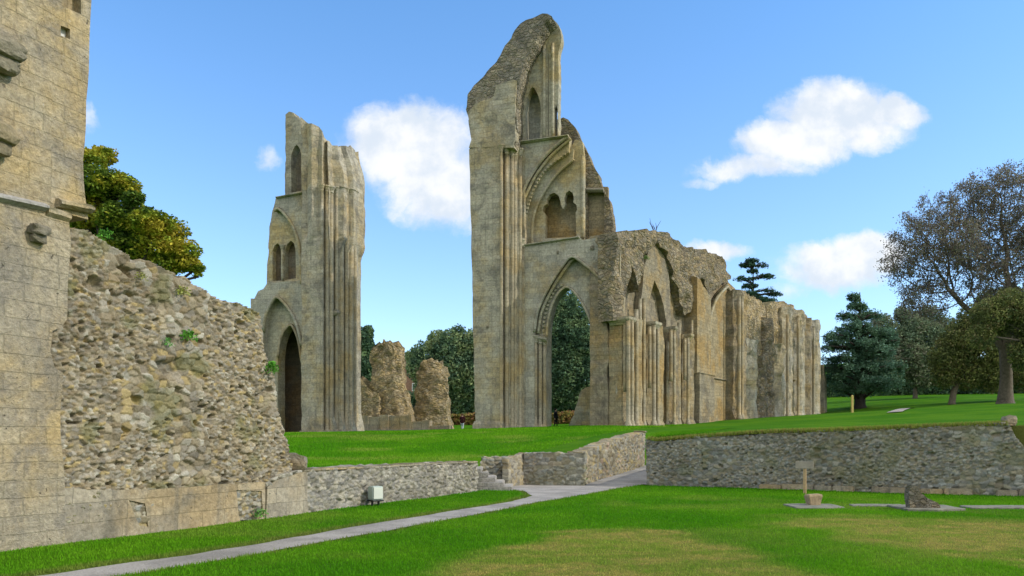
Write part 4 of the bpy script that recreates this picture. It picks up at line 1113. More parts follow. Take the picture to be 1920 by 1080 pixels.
lho = spline([(494, 640), (496, 600), (506, 572), (518, 557), (531, 566), (547, 588), (558, 614), (566, 648)], 4)
lo2 = FL.poly([(576, 524), (500, 532), (494, 541), (484, 546), (476, 562), (468, 600), (462, 700)], 1.0)
ho = down(FL, lho, 1.0, zbl)
plate('arcade_wall', FL, lo2 + [(lo2[-1][0], zbl)] + ho + [(lo2[0][0], zbl)], 1.0, .6, M['wallgrey'], LP, rough=.05, step=.3, seed=36)
tube_px('hood_mould', FL, lho[2:], .95, .14, M['wallgrey'], LP)
lin = spline([(521, 670), (525, 640), (533, 620), (545, 609), (554, 622), (561, 645), (566, 680)], 4)
hi = down(FL, lin, 1.6, zbl)
q = FL.poly([(470, 560), (576, 560)], 1.6)
plate('inner_order', FL, [(q[0][0], q[0][1]), (q[0][0], zbl)] + hi + [(q[1][0], zbl), (q[1][0], q[1][1])], 1.6, 1.0, M['tymp'], LP, rough=.02, step=.3, seed=37)
tube_px('arch_moulding', FL, lin, 1.55, .12, M['shaft'], LP)
xk0 = FL.hit(502, 600, 2.6)[0]; xk1 = 1.2; zk = FL.hit(520, 590, 2.6)[1]
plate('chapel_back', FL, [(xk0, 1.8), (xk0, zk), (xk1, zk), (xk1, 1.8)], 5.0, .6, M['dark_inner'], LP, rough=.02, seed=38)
mb = MB(); mb.box(xk0 - .5, xk1, 2.62, 5.3, zk - .1, zk + .3); mb.box(xk0 - .5, xk0, 2.62, 5.3, 1.8, zk - .1); mb.build('chapel_shade_box', M['dark_inner'], LP)  # hidden roof and side added to keep the doorway interior dark

# ------------------------------------------------------------------ choir aisle wall, receding to the right
CW = thing('ruined_choir_wall', 'long ruined choir wall with ragged vault stumps and broken shafts, receding at the right of the archway', 'ruin', (FC.o[0], FC.o[1], 0), FC.a)
def cx(px, c=0.0): return FC.hit(px, 700, c)[0]
def cz(px, py, c=0.0): return FC.hit(px, py, c)[1]
endu = cx(1541, .3)
gzc = lambda u: g1(*FC.world(u, 0)) - .25
TOP = [(1150, 437), (1162, 433), (1185, 434), (1212, 431), (1235, 435), (1252, 438), (1266, 449), (1286, 463), (1312, 467), (1341, 474), (1356, 484), (1367, 502), (1373, 522), (1381, 543), (1392, 553), (1410, 556), (1427, 563), (1436, 572), (1446, 566), (1466, 566), (1488, 573), (1505, 582), (1521, 591), (1527, 612), (1532, 640)]
tl = FC.poly(TOP, .3)
low_o = [(-.4, 2.3)] + [(-.4, tl[0][1])] + tl + [(endu, tl[-1][1]), (endu, 2.9)]
plate('wall_core', FC, low_o, .75, 1.4, M['choir'], CW, rough=.12, step=.35, seed=44, bulge=.16)
# rubble vault stumps hanging out over the shafts
BAND = [(1150, 437), (1162, 433), (1185, 434), (1212, 431), (1235, 435), (1252, 438), (1266, 449), (1286, 463), (1312, 467), (1341, 474), (1356, 484), (1367, 502), (1374, 523), (1362, 528), (1350, 532), (1338, 545), (1328, 560), (1322, 530), (1312, 520), (1304, 548), (1296, 585), (1284, 590), (1276, 560), (1268, 530), (1258, 505), (1252, 485), (1244, 470), (1232, 458), (1220, 462), (1210, 480), (1203, 515), (1196, 545), (1188, 520), (1180, 500), (1174, 520), (1171, 560), (1168, 602), (1150, 602)]
plate('vault_stump', FC, FC.poly(BAND, .0), .0, 1.2, M['rubble_far'], CW, rough=.15, step=.22, seed=45, bulge=.5)
def cpanel(pts, c, th, mat, seed, name='panel', rough=.03, holes=()):
    return plate(name, FC, FC.poly(pts, c), c, th, mat, CW, holes=[FC.poly(h_, c) for h_ in holes], rough=rough, step=.3, seed=seed)
# tall blind arch with its sunk field, and the wider arched panel beyond
cpanel([(1200, 640), (1203, 560), (1208, 500), (1218, 462), (1232, 456), (1246, 470), (1253, 500), (1257, 560), (1258, 640)], .22, .5, M['choir'], 47, 'blind_arch', .05,
       holes=[[(1248, 632), (1236, 612), (1224, 592), (1216, 568), (1221, 548), (1227, 526), (1236, 545), (1244, 572), (1249, 604)]])
cpanel([(1300, 660), (1302, 560), (1308, 530), (1318, 522), (1324, 545), (1327, 600), (1327, 660)], .25, .35, M['choir'], 49, 'blind_arch', .06)
cpanel([(1331, 792), (1329, 640), (1332, 590), (1340, 560), (1352, 543), (1366, 530), (1378, 540), (1384, 560), (1386, 787)], .35, .2, M['ochre'], 48, 'arched_panel', .02)
def rib(pts, c, r, mat='tymp'): return tube_px('vault_rib', FC, spline(pts, 4), c, r, M[mat], CW)
rib([(1329, 640), (1331, 600), (1338, 572), (1349, 552), (1364, 537)], .15, .16)
rib([(1384, 640), (1382, 590), (1376, 560), (1366, 540)], .2, .13)
def respond(px0, px1, pytop, out, mat, seed, ragged=.05, flare=.35):
    u0, u1 = cx(px0, -out * .5), cx(px1, 0.0)
    zt = cz((px0 + px1) / 2, pytop, 0)
    zb_ = gzc(u0)
    plan = [(u0, .7), (u0, -out * .35), (u0 + (u1 - u0) * .25, -out), (u0 + (u1 - u0) * .55, -out), (u0 + (u1 - u0) * .75, -out * .45), (u1, -out * .15), (u1, .7)]
    def shp(x, y, z, t):
        k = flare * sstep(.10, 0.0, t)
        return x, y - k * (y < .2)
    return prism('respond', plan, zb_ - .1, lambda x, y: zt, mat, CW, .25, .4, ragged, seed, shp, .25), u0, u1, zt, zb_
def shaft_at(px, out, pyt, r_, pyb=None, cap=False, mat=None, lip=0):
    """an attached shaft where the eye meets it at photo column px, standing out from the wall"""
    x = cx(px, -out); zb0 = gzc(x)
    z1 = cz(px, pyt, -out); z0 = zb0 + .1 if pyb is None else cz(px, pyb, -out)
    s = shaft(CW, x, -out, z0, z1, r_, M[mat or 'shaft'], pyb is None, cap)
    return x, z1
def abacus(px, out, py, w_):
    x = cx(px, -out); z = cz(px, py, -out)
    mb = MB(); mb.ring_loft([[(x - w_ * .6, .6, z - .35), (x + w_ * .6, .6, z - .35), (x + w_ * .5, -out - .05, z - .35), (x - w_ * .5, -out - .05, z - .35)], [(x - w_, .6, z), (x + w_, .6, z), (x + w_, -out - .28, z), (x - w_, -out - .28, z)], [(x - w_, .6, z + .2), (x + w_, .6, z + .2), (x + w_, -out - .3, z + .2), (x - w_, -out - .3, z + .2)]])
    mb.build('capital', M['pier'], CW, bevel=.04)
for (px0, px1, pt, out, mt, sd) in ((1168, 1204, 600, .75, 'ochre', 71), (1214, 1242, 608, .65, 'ochre', 72), (1256, 1276, 620, .5, 'choir', 73), (1281, 1300, 632, .6, 'choir', 74)):
    respond(px0, px1, pt, out, M[mt], sd, .06, .4)
for px, out, pt, r_, pyb in ((1172, .55, 602, .13, 735), (1178, .85, 601, .15, None), (1185, .95, 600, .13, None), (1193, .8, 580, .16, None), (1200, .5, 560, .12, None), (1207, .3, 560, .14, None), (1218, .6, 612, .14, 728), (1226, .85, 610, .15, None), (1233, .75, 612, .13, None),
                             (1251, .05, 640, .12, None), (1258, .5, 618, .13, 715), (1264, .6, 616, .12, None), (1273, .4, 605, .13, None), (1284, .7, 634, .13, 712), (1290, .75, 633, .12, None), (1297, .4, 600, .12, None)):
    shaft_at(px, out, pt, r_, pyb)
abacus(1180, .75, 600, .62); abacus(1229, .7, 609, .62); abacus(1263, .5, 617, .30); abacus(1293, .65, 631, .34)
# squared sunlit pilaster with an offset
u0 = cx(1304, -.3); u1 = cx(1328, -.2)
zt = cz(1316, 556); zm = cz(1316, 703); zb_ = gzc(u0)
prism('pilaster', [(u0, .7), (u0, -.45), (u1, -.45), (u1, .7)], zm - .05, lambda x, y: zt + .4 * (u1 - x), M['ochre'], CW, .3, .4, .015, 78, None, .3)
prism('pilaster_base', [(u0 + .1, .7), (u0 + .1, -.62), (u1 + .4, -.62), (u1 + .4, .7)], zb_ - .2, lambda x, y: zm - .04, M['choir'], CW, .3, .4, .015, 79, None, .02)
mb = MB(); mb.box(u0 + .05, u1 + .5, -.68, .4, zm - .04, zm + .05); mb.build('string_course', M['choir'], CW, bevel=.03)
mb = MB(); mb.box(cx(1334, .35), cx(1374, .35), .22, .45, zm - .04, zm + .06); mb.build('string_course', M['corbel'], CW, bevel=.03)
x = cx(1329, .2); shaft(CW, x, .2, gzc(x), cz(1329, 640, .2), .15, M['shaft'], True, True)
# the farther bays: ragged piers, recesses and stepped masonry
far = [(1377, 1393, 552, .9, 'choir', .10), (1401, 1413, 640, .9, 'pier', .14), (1417, 1430, 672, 1.1, 'rubble_far', .18), (1436, 1444, 600, .8, 'rubble_far', .16), (1449, 1463, 650, 1.1, 'pier', .16), (1469, 1479, 582, .9, 'pier', .10), (1489, 1500, 588, 1.1, 'pier', .09), (1508, 1514, 600, .9, 'choir', .08), (1519, 1527, 606, 1.2, 'pier', .08)]
for i, (a, b, pt, out, mt, rg) in enumerate(far):
    respond(a, b, pt, out, M[mt], 90 + i, rg, .3)
for px, pt in ((1383, 555), (1388, 556), (1474, 590), (1494, 592), (1523, 612)):
    x = cx(px, -.8); shaft(CW, x, -.95, gzc(x) + .2, cz(px, pt, -.8), .16, M['shaft'], True, False)
for sd, pts in ((101, [(1390, 553), (1410, 556), (1427, 563), (1436, 574), (1438, 640), (1432, 700), (1425, 735), (1412, 720), (1408, 660), (1398, 640), (1394, 610)]),
                (102, [(1436, 574), (1446, 566), (1466, 566), (1486, 573), (1484, 600), (1470, 605), (1466, 690), (1458, 740), (1448, 700), (1440, 660)])):
    plate('rubble_core', FC, FC.poly(pts, .1), .1, .7, M['rubble_warm'], CW, rough=.2, step=.3, seed=sd, bulge=.35)
x0 = cx(1487, -.5); x1 = cx(1527, -.5); zs_ = cz(1505, 716, -.5)
mb = MB(); mb.box(x0, x1, -.62, .2, zs_ - .16, zs_); mb.build('string_course', M['choir'], CW, bevel=.06)
# raking buttress closing the far end
u = endu - .6; zt = cz(1533, 680, 0); zb_ = gzc(u) - .3
mb = MB(); mb.ring_loft([[(u - .2, -.2, zb_), (u + 1.5, -.2, zb_), (u + 1.5, 1.6, zb_), (u - .2, 1.6, zb_)], [(u - .2, -.2, zt - 2.0), (u + 1.1, -.2, zt - 2.0), (u + 1.1, 1.6, zt - 2.0), (u - .2, 1.6, zt - 2.0)], [(u - .2, -.1, zt), (u + .1, -.1, zt), (u + .1, 1.6, zt), (u - .2, 1.6, zt)]])
mb.build('buttress', M['pier'], CW, bevel=.05)

# ------------------------------------------------------------------ rubble stumps beyond the crossing
def stump(name, label, px0, px1, pyb, prof, Yv, mat, seed, depth=2.6, parts=()):
    """prof: list of (t, left px, right px) up the stump"""
    xl0 = (px0 - CX) / FPX * Yv; xr0 = (px1 - CX) / FPX * Yv
    zb = EYE + (HY - pyb) * Yv / FPX
    t_ = thing(name, label, 'ruin', ((xl0 + xr0) / 2, Yv, zb), CR * .6)
    hw = (xr0 - xl0) / 2; m = (px0 + px1) / 2
    ts = [p[0] for p in prof]
    L = [(p[1] - m) / FPX * Yv / hw for p in prof]; Rr = [(p[2] - m) / FPX * Yv / hw for p in prof]
    H = prof[-1][3]
    hgt = (pyb - H) * Yv / FPX
    def shp(x, y, z, t):
        k = np.clip(z / hgt, 0, 1)
        l = np.interp(k, ts, L) * hw; r = np.interp(k, ts, Rr) * hw
        s = (x / hw + 1) / 2
        return l + (r - l) * s, y * (1 - .35 * k)
    prism('rubble_core', [(-hw, 0), (-hw * .3, -.25), (hw * .5, -.2), (hw, .3), (hw * .9, depth), (-hw, depth)], -.3, lambda x, y: hgt - .25 * abs(x / hw) ** 2 * 1.2, mat, t_, .26, .26, .17, seed, shp, .8)
    return t_, hw, hgt
s1, hw, hh = stump('rubble_stump', 'taller broken tan rubble stump between the two piers, beside the left pier', 684, 776, 806, [(0, 684, 776), (.12, 690, 771), (.30, 684, 764), (.45, 690, 757), (.5, 693, 755), (.8, 694, 752), (.93, 697, 750), (1.0, 702, 738, 641)], 84, M['rubble_warm'], 111)
s2, hw2, hh2 = stump('rubble_stump', 'shorter round-topped rubble stump, right of the taller stump between the piers', 770, 842, 806, [(0, 768, 844), (.15, 773, 838), (.5, 778, 836), (.8, 780, 834), (.95, 784, 828), (1.0, 790, 818, 678)], 86, M['rubble_warm'], 112)
xm_, xn_ = (664 - 728) / FPX * 83.5, (712 - 728) / FPX * 83.5
prism('lower_core', [(xm_, -.5), (xn_, -.6), (xn_ + .4, .6), (xn_, 2), (xm_, 2)], -.3, lambda x, y: float(np.interp(x, [xm_, xn_], [5.6, 3.6])), M['rubble_warm'], s1, .26, .26, .14, 113, None, .7)
sw = thing('low_footing_wall', 'low ashlar footing wall running under the two rubble stumps', 'wall', at(676, 808, 82.5), CR * .6)
mb = MB(); x = 0
while x < 8.6:
    w_ = random.uniform(.7, 1.3); h_ = (1.55 if x < 5.3 else 1.0 if x < 7.2 else .45) + random.uniform(-.12, .12)
    mb.box(x, x + w_ - .01, random.uniform(-.05, .05), .9, -.6, h_); x += w_
mb.build('footing_course', M['plinth'], sw, bevel=.05)
mb = MB(); mb.box(-.3, 9.3, -.5, -.06, -.6, .10); mb.build('kerb', M['slab'], sw, bevel=.03)
FA = Frame(at(1066, 800, 74).x, 74, CR)
ab_ = thing('ruined_wall_stub', 'small broken wall stub seen through the right side of the tall archway', 'ruin', (FA.o[0], FA.o[1], 0), FA.a)
plate('wall_face', FA, FA.poly([(1064, 806), (1070, 788), (1077, 778), (1083, 752), (1088, 730), (1102, 726), (1135, 726), (1140, 806)], 0), 0, 1.2, M['tymp'], ab_, rough=.12, step=.2, seed=121, bulge=.1)
# ------------------------------------------------------------------ trees
LEAF_GAIN = 2.4
def leaf_quads(Pt, size, col, flat=0.0, asp=.6):
    col = np.clip(np.asarray(col) * LEAF_GAIN, 0, .6)
    """a leaf-sized quad at every point, random facing"""
    n = len(Pt)
    nrm = rng.normal(size=(n, 3)); nrm[:, 2] = nrm[:, 2] * (1 - flat) + flat * 2.2 * np.sign(nrm[:, 2] + .5)
    nrm /= np.linalg.norm(nrm, axis=1)[:, None]
    t = rng.normal(size=(n, 3)); t -= (t * nrm).sum(1)[:, None] * nrm; t /= np.linalg.norm(t, axis=1)[:, None]
    b = np.cross(nrm, t)
    s = (size * rng.uniform(.55, 1.35, n))[:, None]
    V = np.stack([Pt - t * s * .5, Pt + b * s * asp * .5, Pt + t * s * .5, Pt - b * s * asp * .5], 1).reshape(-1, 3)
    F = np.arange(4 * n).reshape(n, 4)
    return V, F, np.repeat(col, 4, 0)
def lobes_points(lobes, Yv, n, loc, flat=1.0, deep=.9, gap=.0, shell=.35, seed=1, gsc=1.0):
    """points through the volume of traced crown lobes (photo pixels at depth Yv), gaps by noise"""
    L = [(np.array(at(px, py, Yv + dy)) - np.array(loc), r / FPX * Yv) for px, py, r, dy in lobes]
    wts = np.array([r ** 2.2 for _, r in L]); wts /= wts.sum()
    k = rng.choice(len(L), n, p=wts)
    c = np.array([l[0] for l in L])[k]; r = np.array([l[1] for l in L])[k]
    d = rng.normal(size=(n, 3)); d /= np.linalg.norm(d, axis=1)[:, None]
    rad = (shell + (1 - shell) * rng.random(n) ** .6)
    rad = rad * (1 + .22 * fbm(d[:, 0] * 2.5 + k, d[:, 1] * 2.5, d[:, 2] * 2.5, 3, seed))
    P = c + d * (r * rad)[:, None] * np.array([1, deep, flat])
    g = fbm(P[:, 0] * .9 * gsc, P[:, 1] * .9 * gsc, P[:, 2] * 1.3 * gsc, 3, seed + 3)
    keep = g > -.5 + gap
    return P[keep], k[keep]
def limb_mesh(segs, n=6):
    """segs: list of polylines [(p, r), ...]"""
    mb = MB()
    for s in segs: mb.tube([p for p, _ in s], [r for _, r in s], n)
    return mb
def tree(name, label, base, Yv, lobes, n, leaf, pal, bark, trunk_r, flat=1.0, gap=.0, seed=1, group=None, leafflat=0.0, shell=.35, gsc=1.0, crown=True, asp=.6):
    bx_, by_ = (base[0] - CX) / FPX * Yv, Yv
    z = g1(bx_, by_) if base[1] is None else EYE + (HY - base[1]) * Yv / FPX
    zg = g1(bx_, by_)
    loc = (bx_, by_, zg)
    t = thing(name, label, 'tree', loc, 0, group)
    P, k = lobes_points(lobes, Yv, n, loc, flat, .9, gap, shell, seed, gsc)
    pal = np.array(pal)
    cl = fbm(P[:, 0] * .8, P[:, 1] * .8, P[:, 2] * .9, 3, seed + 11)
    ci = np.clip(((cl * 1.3 + .5) * len(pal) + rng.normal(0, .7, len(P))), 0, len(pal) - 1).astype(int)
    col = pal[ci] * rng.uniform(.7, 1.3, len(P))[:, None]
    V, F, C = leaf_quads(P, leaf, col, leafflat, asp)
    mesh_np('crown', V, F, M['leaf'], t, False, C)
    cen = [np.array(at(px, py, Yv + dy)) - np.array(loc) for px, py, r, dy in lobes]
    top = max(c[2] for c in cen)
    fork = min(c[2] for c in cen) * .75
    fork = max(fork, top * .2)
    cm = np.mean(cen, 0); hi_ = max(cen, key=lambda c: c[2])
    segs = [[((0, 0, -.3), trunk_r * 1.5), ((0, 0, .3), trunk_r * 1.1), ((cm[0] * .05, 0, fork * .6), trunk_r * .95), ((cm[0] * .15, cm[1] * .1, fork), trunk_r * .85), ((cm[0] * .5, cm[1] * .3, (fork + top) / 2), trunk_r * .5), ((hi_[0], hi_[1], hi_[2]), trunk_r * .12)]]
    for c in cen:
        s0 = np.array([cm[0] * .15, cm[1] * .1, fork * random.uniform(.9, 1.3)])
        mid = s0 * .5 + c * .5 + np.array([random.uniform(-.4, .4), random.uniform(-.4, .4), .08 * np.linalg.norm(c - s0)])
        segs.append([(tuple(s0), trunk_r * .45), (tuple(mid), trunk_r * .3), (tuple(c), trunk_r * .12)])
    limb_mesh(segs).build('trunk', M[bark], t, True)
    return t
YEW = [(.030, .054, .010), (.052, .08, .012), (.078, .108, .013), (.11, .13, .014), (.15, .152, .016), (.175, .15, .018)]
tree('yew_tree', 'dark olive-yellow evergreen tree standing behind the tower and rubble wall on the left', (215, None), 42,
     [(165, 300, 34, 0), (195, 292, 28, 1), (185, 345, 55, 0), (225, 350, 38, 0), (250, 372, 22, -1), (165, 410, 70, 1), (240, 415, 58, 0), (285, 418, 42, -1), (225, 470, 55, 0), (290, 465, 55, 0), (325, 432, 34, 1), (335, 470, 40, 0), (350, 495, 26, 0), (370, 503, 16, 0), (300, 500, 40, 0), (120, 350, 70, 0), (372, 519, 12, 0), (190, 560, 60, 0), (255, 570, 55, 0), (310, 555, 40, 0), (150, 500, 60, 0)],
     90000, .20, YEW, 'bark_dark', .45, .62, .20, 3, leafflat=.5, gsc=1.0)
DK = [(.024, .046, .026), (.034, .062, .034), (.048, .08, .04), (.066, .10, .044)]
DKB = [(.032, .056, .034), (.046, .076, .042), (.065, .10, .05), (.09, .12, .06), (.10, .125, .055)]
GRP = 'dark trees beyond the ruins'
tree('conifer_tree', 'narrow dark conifer beyond the left pier, beside the taller rubble stump', (682, None), 112, [(680, 640, 20, 0), (690, 625, 12, 0), (672, 680, 26, 0), (688, 690, 22, 0), (680, 740, 28, 0), (690, 655, 16, 0)], 24000, .42, DK, 'bark_dark', .35, 1.3, -.1, 5)
tree('broadleaf_tree', 'grey-green tree with a loose top, right of the two rubble stumps', (850, None), 128, [(845, 655, 38, 0), (820, 640, 22, 1), (878, 660, 36, 0), (905, 650, 40, 0), (860, 625, 16, 0), (800, 668, 30, 0), (785, 690, 26, 0), (850, 700, 50, 0), (890, 715, 48, 0), (815, 725, 42, 0), (870, 745, 34, 0), (772, 668, 14, 2)], 56000, .42, DKB, 'bark_dark', .5, 1.0, .02, 6)
tree('evergreen_tree', 'tall dark evergreen tree framed by the pointed archway', (1066, None), 126, [(1066, 568, 22, 0), (1052, 590, 30, 0), (1082, 600, 32, 0), (1066, 630, 48, 0), (1045, 660, 40, 0), (1095, 660, 44, 0), (1060, 700, 50, 0), (1100, 715, 40, 0), (1040, 735, 36, 0), (1080, 745, 34, 0), (1115, 640, 30, 1)], 60000, .42, DK + [(.06, .085, .04)], 'bark_dark', .6, 1.1, -.05, 7)
tree('evergreen_tree', 'dark evergreen glimpsed behind the left edge of the archway', (1012, None), 134, [(1010, 640, 50, 0), (1020, 700, 50, 0), (990, 730, 46, 0)], 20000, .45, DK, 'bark_dark', .5, 1.1, -.05, 8)
# cedars with flat tiers
def cedar(label, base_px, Yv, tiers, n, leaf, pal, tr, top_py, seed):
    X0 = (base_px - CX) / FPX * Yv; zg = g1(X0, Yv); loc = (X0, Yv, zg)
    t = thing('cedar_tree', label, 'tree', loc)
    ztop = EYE + (HY - top_py) * Yv / FPX - zg
    segs = [[((0, 0, -.4), tr * 1.5), ((0, 0, .5), tr), ((.1, 0, ztop * .5), tr * .6), ((0, 0, ztop), tr * .08)]]
    PP = []
    ws = np.array([w_[2] * w_[3] for w_ in tiers], float); ws /= ws.sum()
    for (px, py, hw, hh, dy), wq in zip(tiers, ws):
        c = np.array(at(px, py, Yv + dy)) - np.array(loc); r = hw / FPX * Yv; h = hh / FPX * Yv
        m = int(n * wq); a = rng.uniform(0, 6.283, m); q = np.sqrt(rng.random(m))
        lobe = .72 + .28 * np.sin(a * 5 + px) * np.cos(a * 2 + py)
        p = np.stack([np.cos(a) * q * r * lobe, np.sin(a) * q * r * lobe * .9, rng.normal(0, .6, m) * h - .7 * h * q ** 2 + .3 * h], 1) + c
        PP.append(p)
        for b in range(5):
            an = 1.2566 * b + py
            e = c + np.array([math.cos(an) * r * .8, math.sin(an) * r * .7, 0])
            s0 = np.array([0, 0, max(.5, c[2] - .35 * r)])
            segs.append([(tuple(s0), tr * .3), (tuple(s0 * .45 + e * .55 + np.array([0, 0, .1 * r])), tr * .18), (tuple(e), tr * .05)])
    P = np.concatenate(PP)
    g = fbm(P[:, 0] * .6, P[:, 1] * .6, P[:, 2] * 1.4, 3, seed); P = P[g > -.22]
    pal = np.array(pal); cl = fbm(P[:, 0] * .5, P[:, 1] * .5, P[:, 2] * .7, 3, seed + 2)
    ci = np.clip((cl * 1.2 + .5) * len(pal) + rng.normal(0, .6, len(P)), 0, len(pal) - 1).astype(int)
    V, F, C = leaf_quads(P, leaf, pal[ci] * rng.uniform(.7, 1.3, len(P))[:, None], .55, .45)
    mesh_np('crown', V, F, M['leaf'], t, False, C)
    limb_mesh(segs, 5).build('trunk', M['bark_dark'], t, True)
CED = [(.018, .04, .026), (.028, .055, .034), (.04, .07, .045)]
cedar('distant cedar with flat tiers rising above the choir wall', 1412, 160, [(1409, 489, 17, 3, 0), (1400, 497, 20, 3, 0), (1428, 497, 14, 3, 1), (1412, 508, 14, 3, 0), (1436, 518, 22, 3, 1), (1396, 522, 24, 3, -1), (1405, 536, 20, 3, 0), (1440, 543, 18, 3, 0), (1452, 551, 17, 3, 1), (1400, 552, 34, 4, 0), (1430, 562, 30, 5, 0), (1405, 590, 50, 7, 0)], 26000, .38, CED, .5, 484, 21)
cedar('blue-green cedar with drooping boughs just right of the choir wall end', 1612, 108, [(1600, 558, 16, 6, 0), (1606, 574, 24, 6, 0), (1590, 592, 24, 6, 0), (1625, 592, 34, 7, 1), (1600, 612, 42, 8, 0), (1575, 630, 44, 7, 0), (1640, 625, 46, 8, 0), (1605, 645, 62, 8, 0), (1640, 660, 50, 9, -1), (1588, 670, 52, 8, 0), (1615, 690, 74, 9, 0), (1590, 708, 66, 9, 1), (1640, 715, 62, 9, -1), (1612, 728, 68, 8, 0), (1660, 640, 30, 9, 1), (1668, 690, 36, 10, 1), (1560, 650, 24, 8, -1), (1555, 690, 22, 8, 0)], 80000, .32, [(.034, .068, .044), (.05, .092, .06), (.066, .112, .075), (.042, .076, .042)], .75, 548, 22)
OLV = [(.045, .056, .020), (.062, .074, .024), (.082, .09, .028), (.075, .07, .03), (.052, .07, .028)]
HAZY = [(.054, .078, .048), (.07, .095, .056), (.09, .11, .06), (.085, .088, .06)]  # leaf greens with bluish distance haze mixed into the colour
tree('broadleaf_tree', 'brownish olive tree between the cedar and the big tree', (1716, None), 122, [(1715, 620, 30, 0), (1690, 640, 34, 0), (1740, 630, 30, 0), (1710, 665, 40, 0), (1755, 665, 34, 0), (1675, 680, 34, 0), (1725, 700, 34, 0), (1770, 700, 30, 0), (1690, 590, 16, 0), (1705, 600, 20, 2), (1655, 612, 24, 0), (1740, 598, 26, 2), (1770, 625, 34, 1), (1660, 650, 34, 1), (1650, 690, 34, 2)], 70000, .34, HAZY, 'bark', .35, 1.0, .05, 9)
tree('broadleaf_tree', 'low olive-green tree with pale slender trunk beneath the big tree', (1785, None), 100, [(1800, 640, 40, 0), (1775, 672, 36, 0), (1830, 610, 42, 0), (1870, 580, 40, 0), (1910, 590, 44, 0), (1840, 660, 46, 0), (1890, 640, 46, 0), (1935, 640, 40, 0), (1815, 700, 34, 0), (1860, 702, 36, 0), (1915, 695, 40, 0), (1770, 705, 24, 0), (1895, 555, 24, 0), (1850, 570, 24, 1)], 80000, .28, OLV, 'bark', .42, 1.0, .03, 10)
tree('broadleaf_tree', 'olive-brown foliage hanging before the trunk of the big tree at the right edge', (1985, None), 73, [(1855, 590, 34, 0), (1895, 575, 36, 0), (1935, 600, 44, 0), (1840, 628, 26, 0), (1925, 660, 36, 0), (1970, 640, 60, 0), (1980, 570, 60, 0), (1870, 615, 26, 1)], 42000, .22, OLV, 'bark', .4, 1.0, .10, 13)
# clipped dark hedge closing the park
def hedge(name, label, pts, h, wd, n, seed, pal):
    t = thing(name, label, 'hedge', (pts[0][0], pts[0][1], g1(*pts[0])))
    P = []
    tot_ = sum(math.dist(pts[i], pts[i + 1]) for i in range(len(pts) - 1))
    for i in range(len(pts) - 1):
        m = int(n * math.dist(pts[i], pts[i + 1]) / tot_)
        s = rng.random(m)[:, None]; a = np.array(pts[i]) * (1 - s) + np.array(pts[i + 1]) * s
        X_ = a[:, 0] + rng.uniform(-wd, wd, m) * .5; Y_ = a[:, 1] + rng.uniform(-wd, wd, m) * .5
        hh = h * (.85 + .4 * fbm(X_ * .25, Y_ * .25, 0, 3, seed))
        P.append(np.stack([X_, Y_, gz(X_, Y_) + rng.random(m) ** .8 * hh], 1))
    P = np.concatenate(P) - np.array(t.location)
    pal = np.array(pal); col = pal[rng.integers(0, len(pal), len(P))] * rng.uniform(.6, 1.3, len(P))[:, None]
    V, F, C = leaf_quads(P, .5, col)
    mesh_np('foliage', V, F, M['leaf'], t, False, C)
    mb = MB()
    for i in range(len(pts) - 1):
        for k in range(12):
            s = k / 12; x = pts[i][0] * (1 - s) + pts[i + 1][0] * s; y = pts[i][1] * (1 - s) + pts[i + 1][1] * s
            z = g1(x, y); mb.tube([(x - t.location[0], y - t.location[1], z - t.location[2] - .2), (x - t.location[0], y - t.location[1], z - t.location[2] + h * .8)], [.08, .03], 5)
    mb.build('stems', M['bark_dark'], t)
def gp(px, Yv): return ((px - CX) / FPX * Yv, Yv)
hedge('hedge', 'long dark hedge along the far edge of the park behind the cedar', [gp(1520, 152), gp(1640, 146), gp(1760, 140), gp(1880, 132), gp(2020, 124)], 4.4, 3.0, 26000, 31, DK)
hedge('hedge', 'dark hedge behind the right rubble stump and the walker, below the grey-green tree', [gp(640, 142), gp(760, 140), gp(880, 138), gp(1000, 138), gp(1160, 138)], 4.0, 3.0, 16000, 32, DK)
hedge('shrub_bank', 'low bank of russet autumn plants behind the walker by the central pier', [gp(836, 112), gp(865, 111), gp(910, 111), gp(1000, 111), gp(1075, 111)], 1.7, 1.6, 9000, 33, [(.12, .085, .025), (.105, .065, .022), (.135, .105, .028), (.07, .075, .02), (.11, .055, .028)])
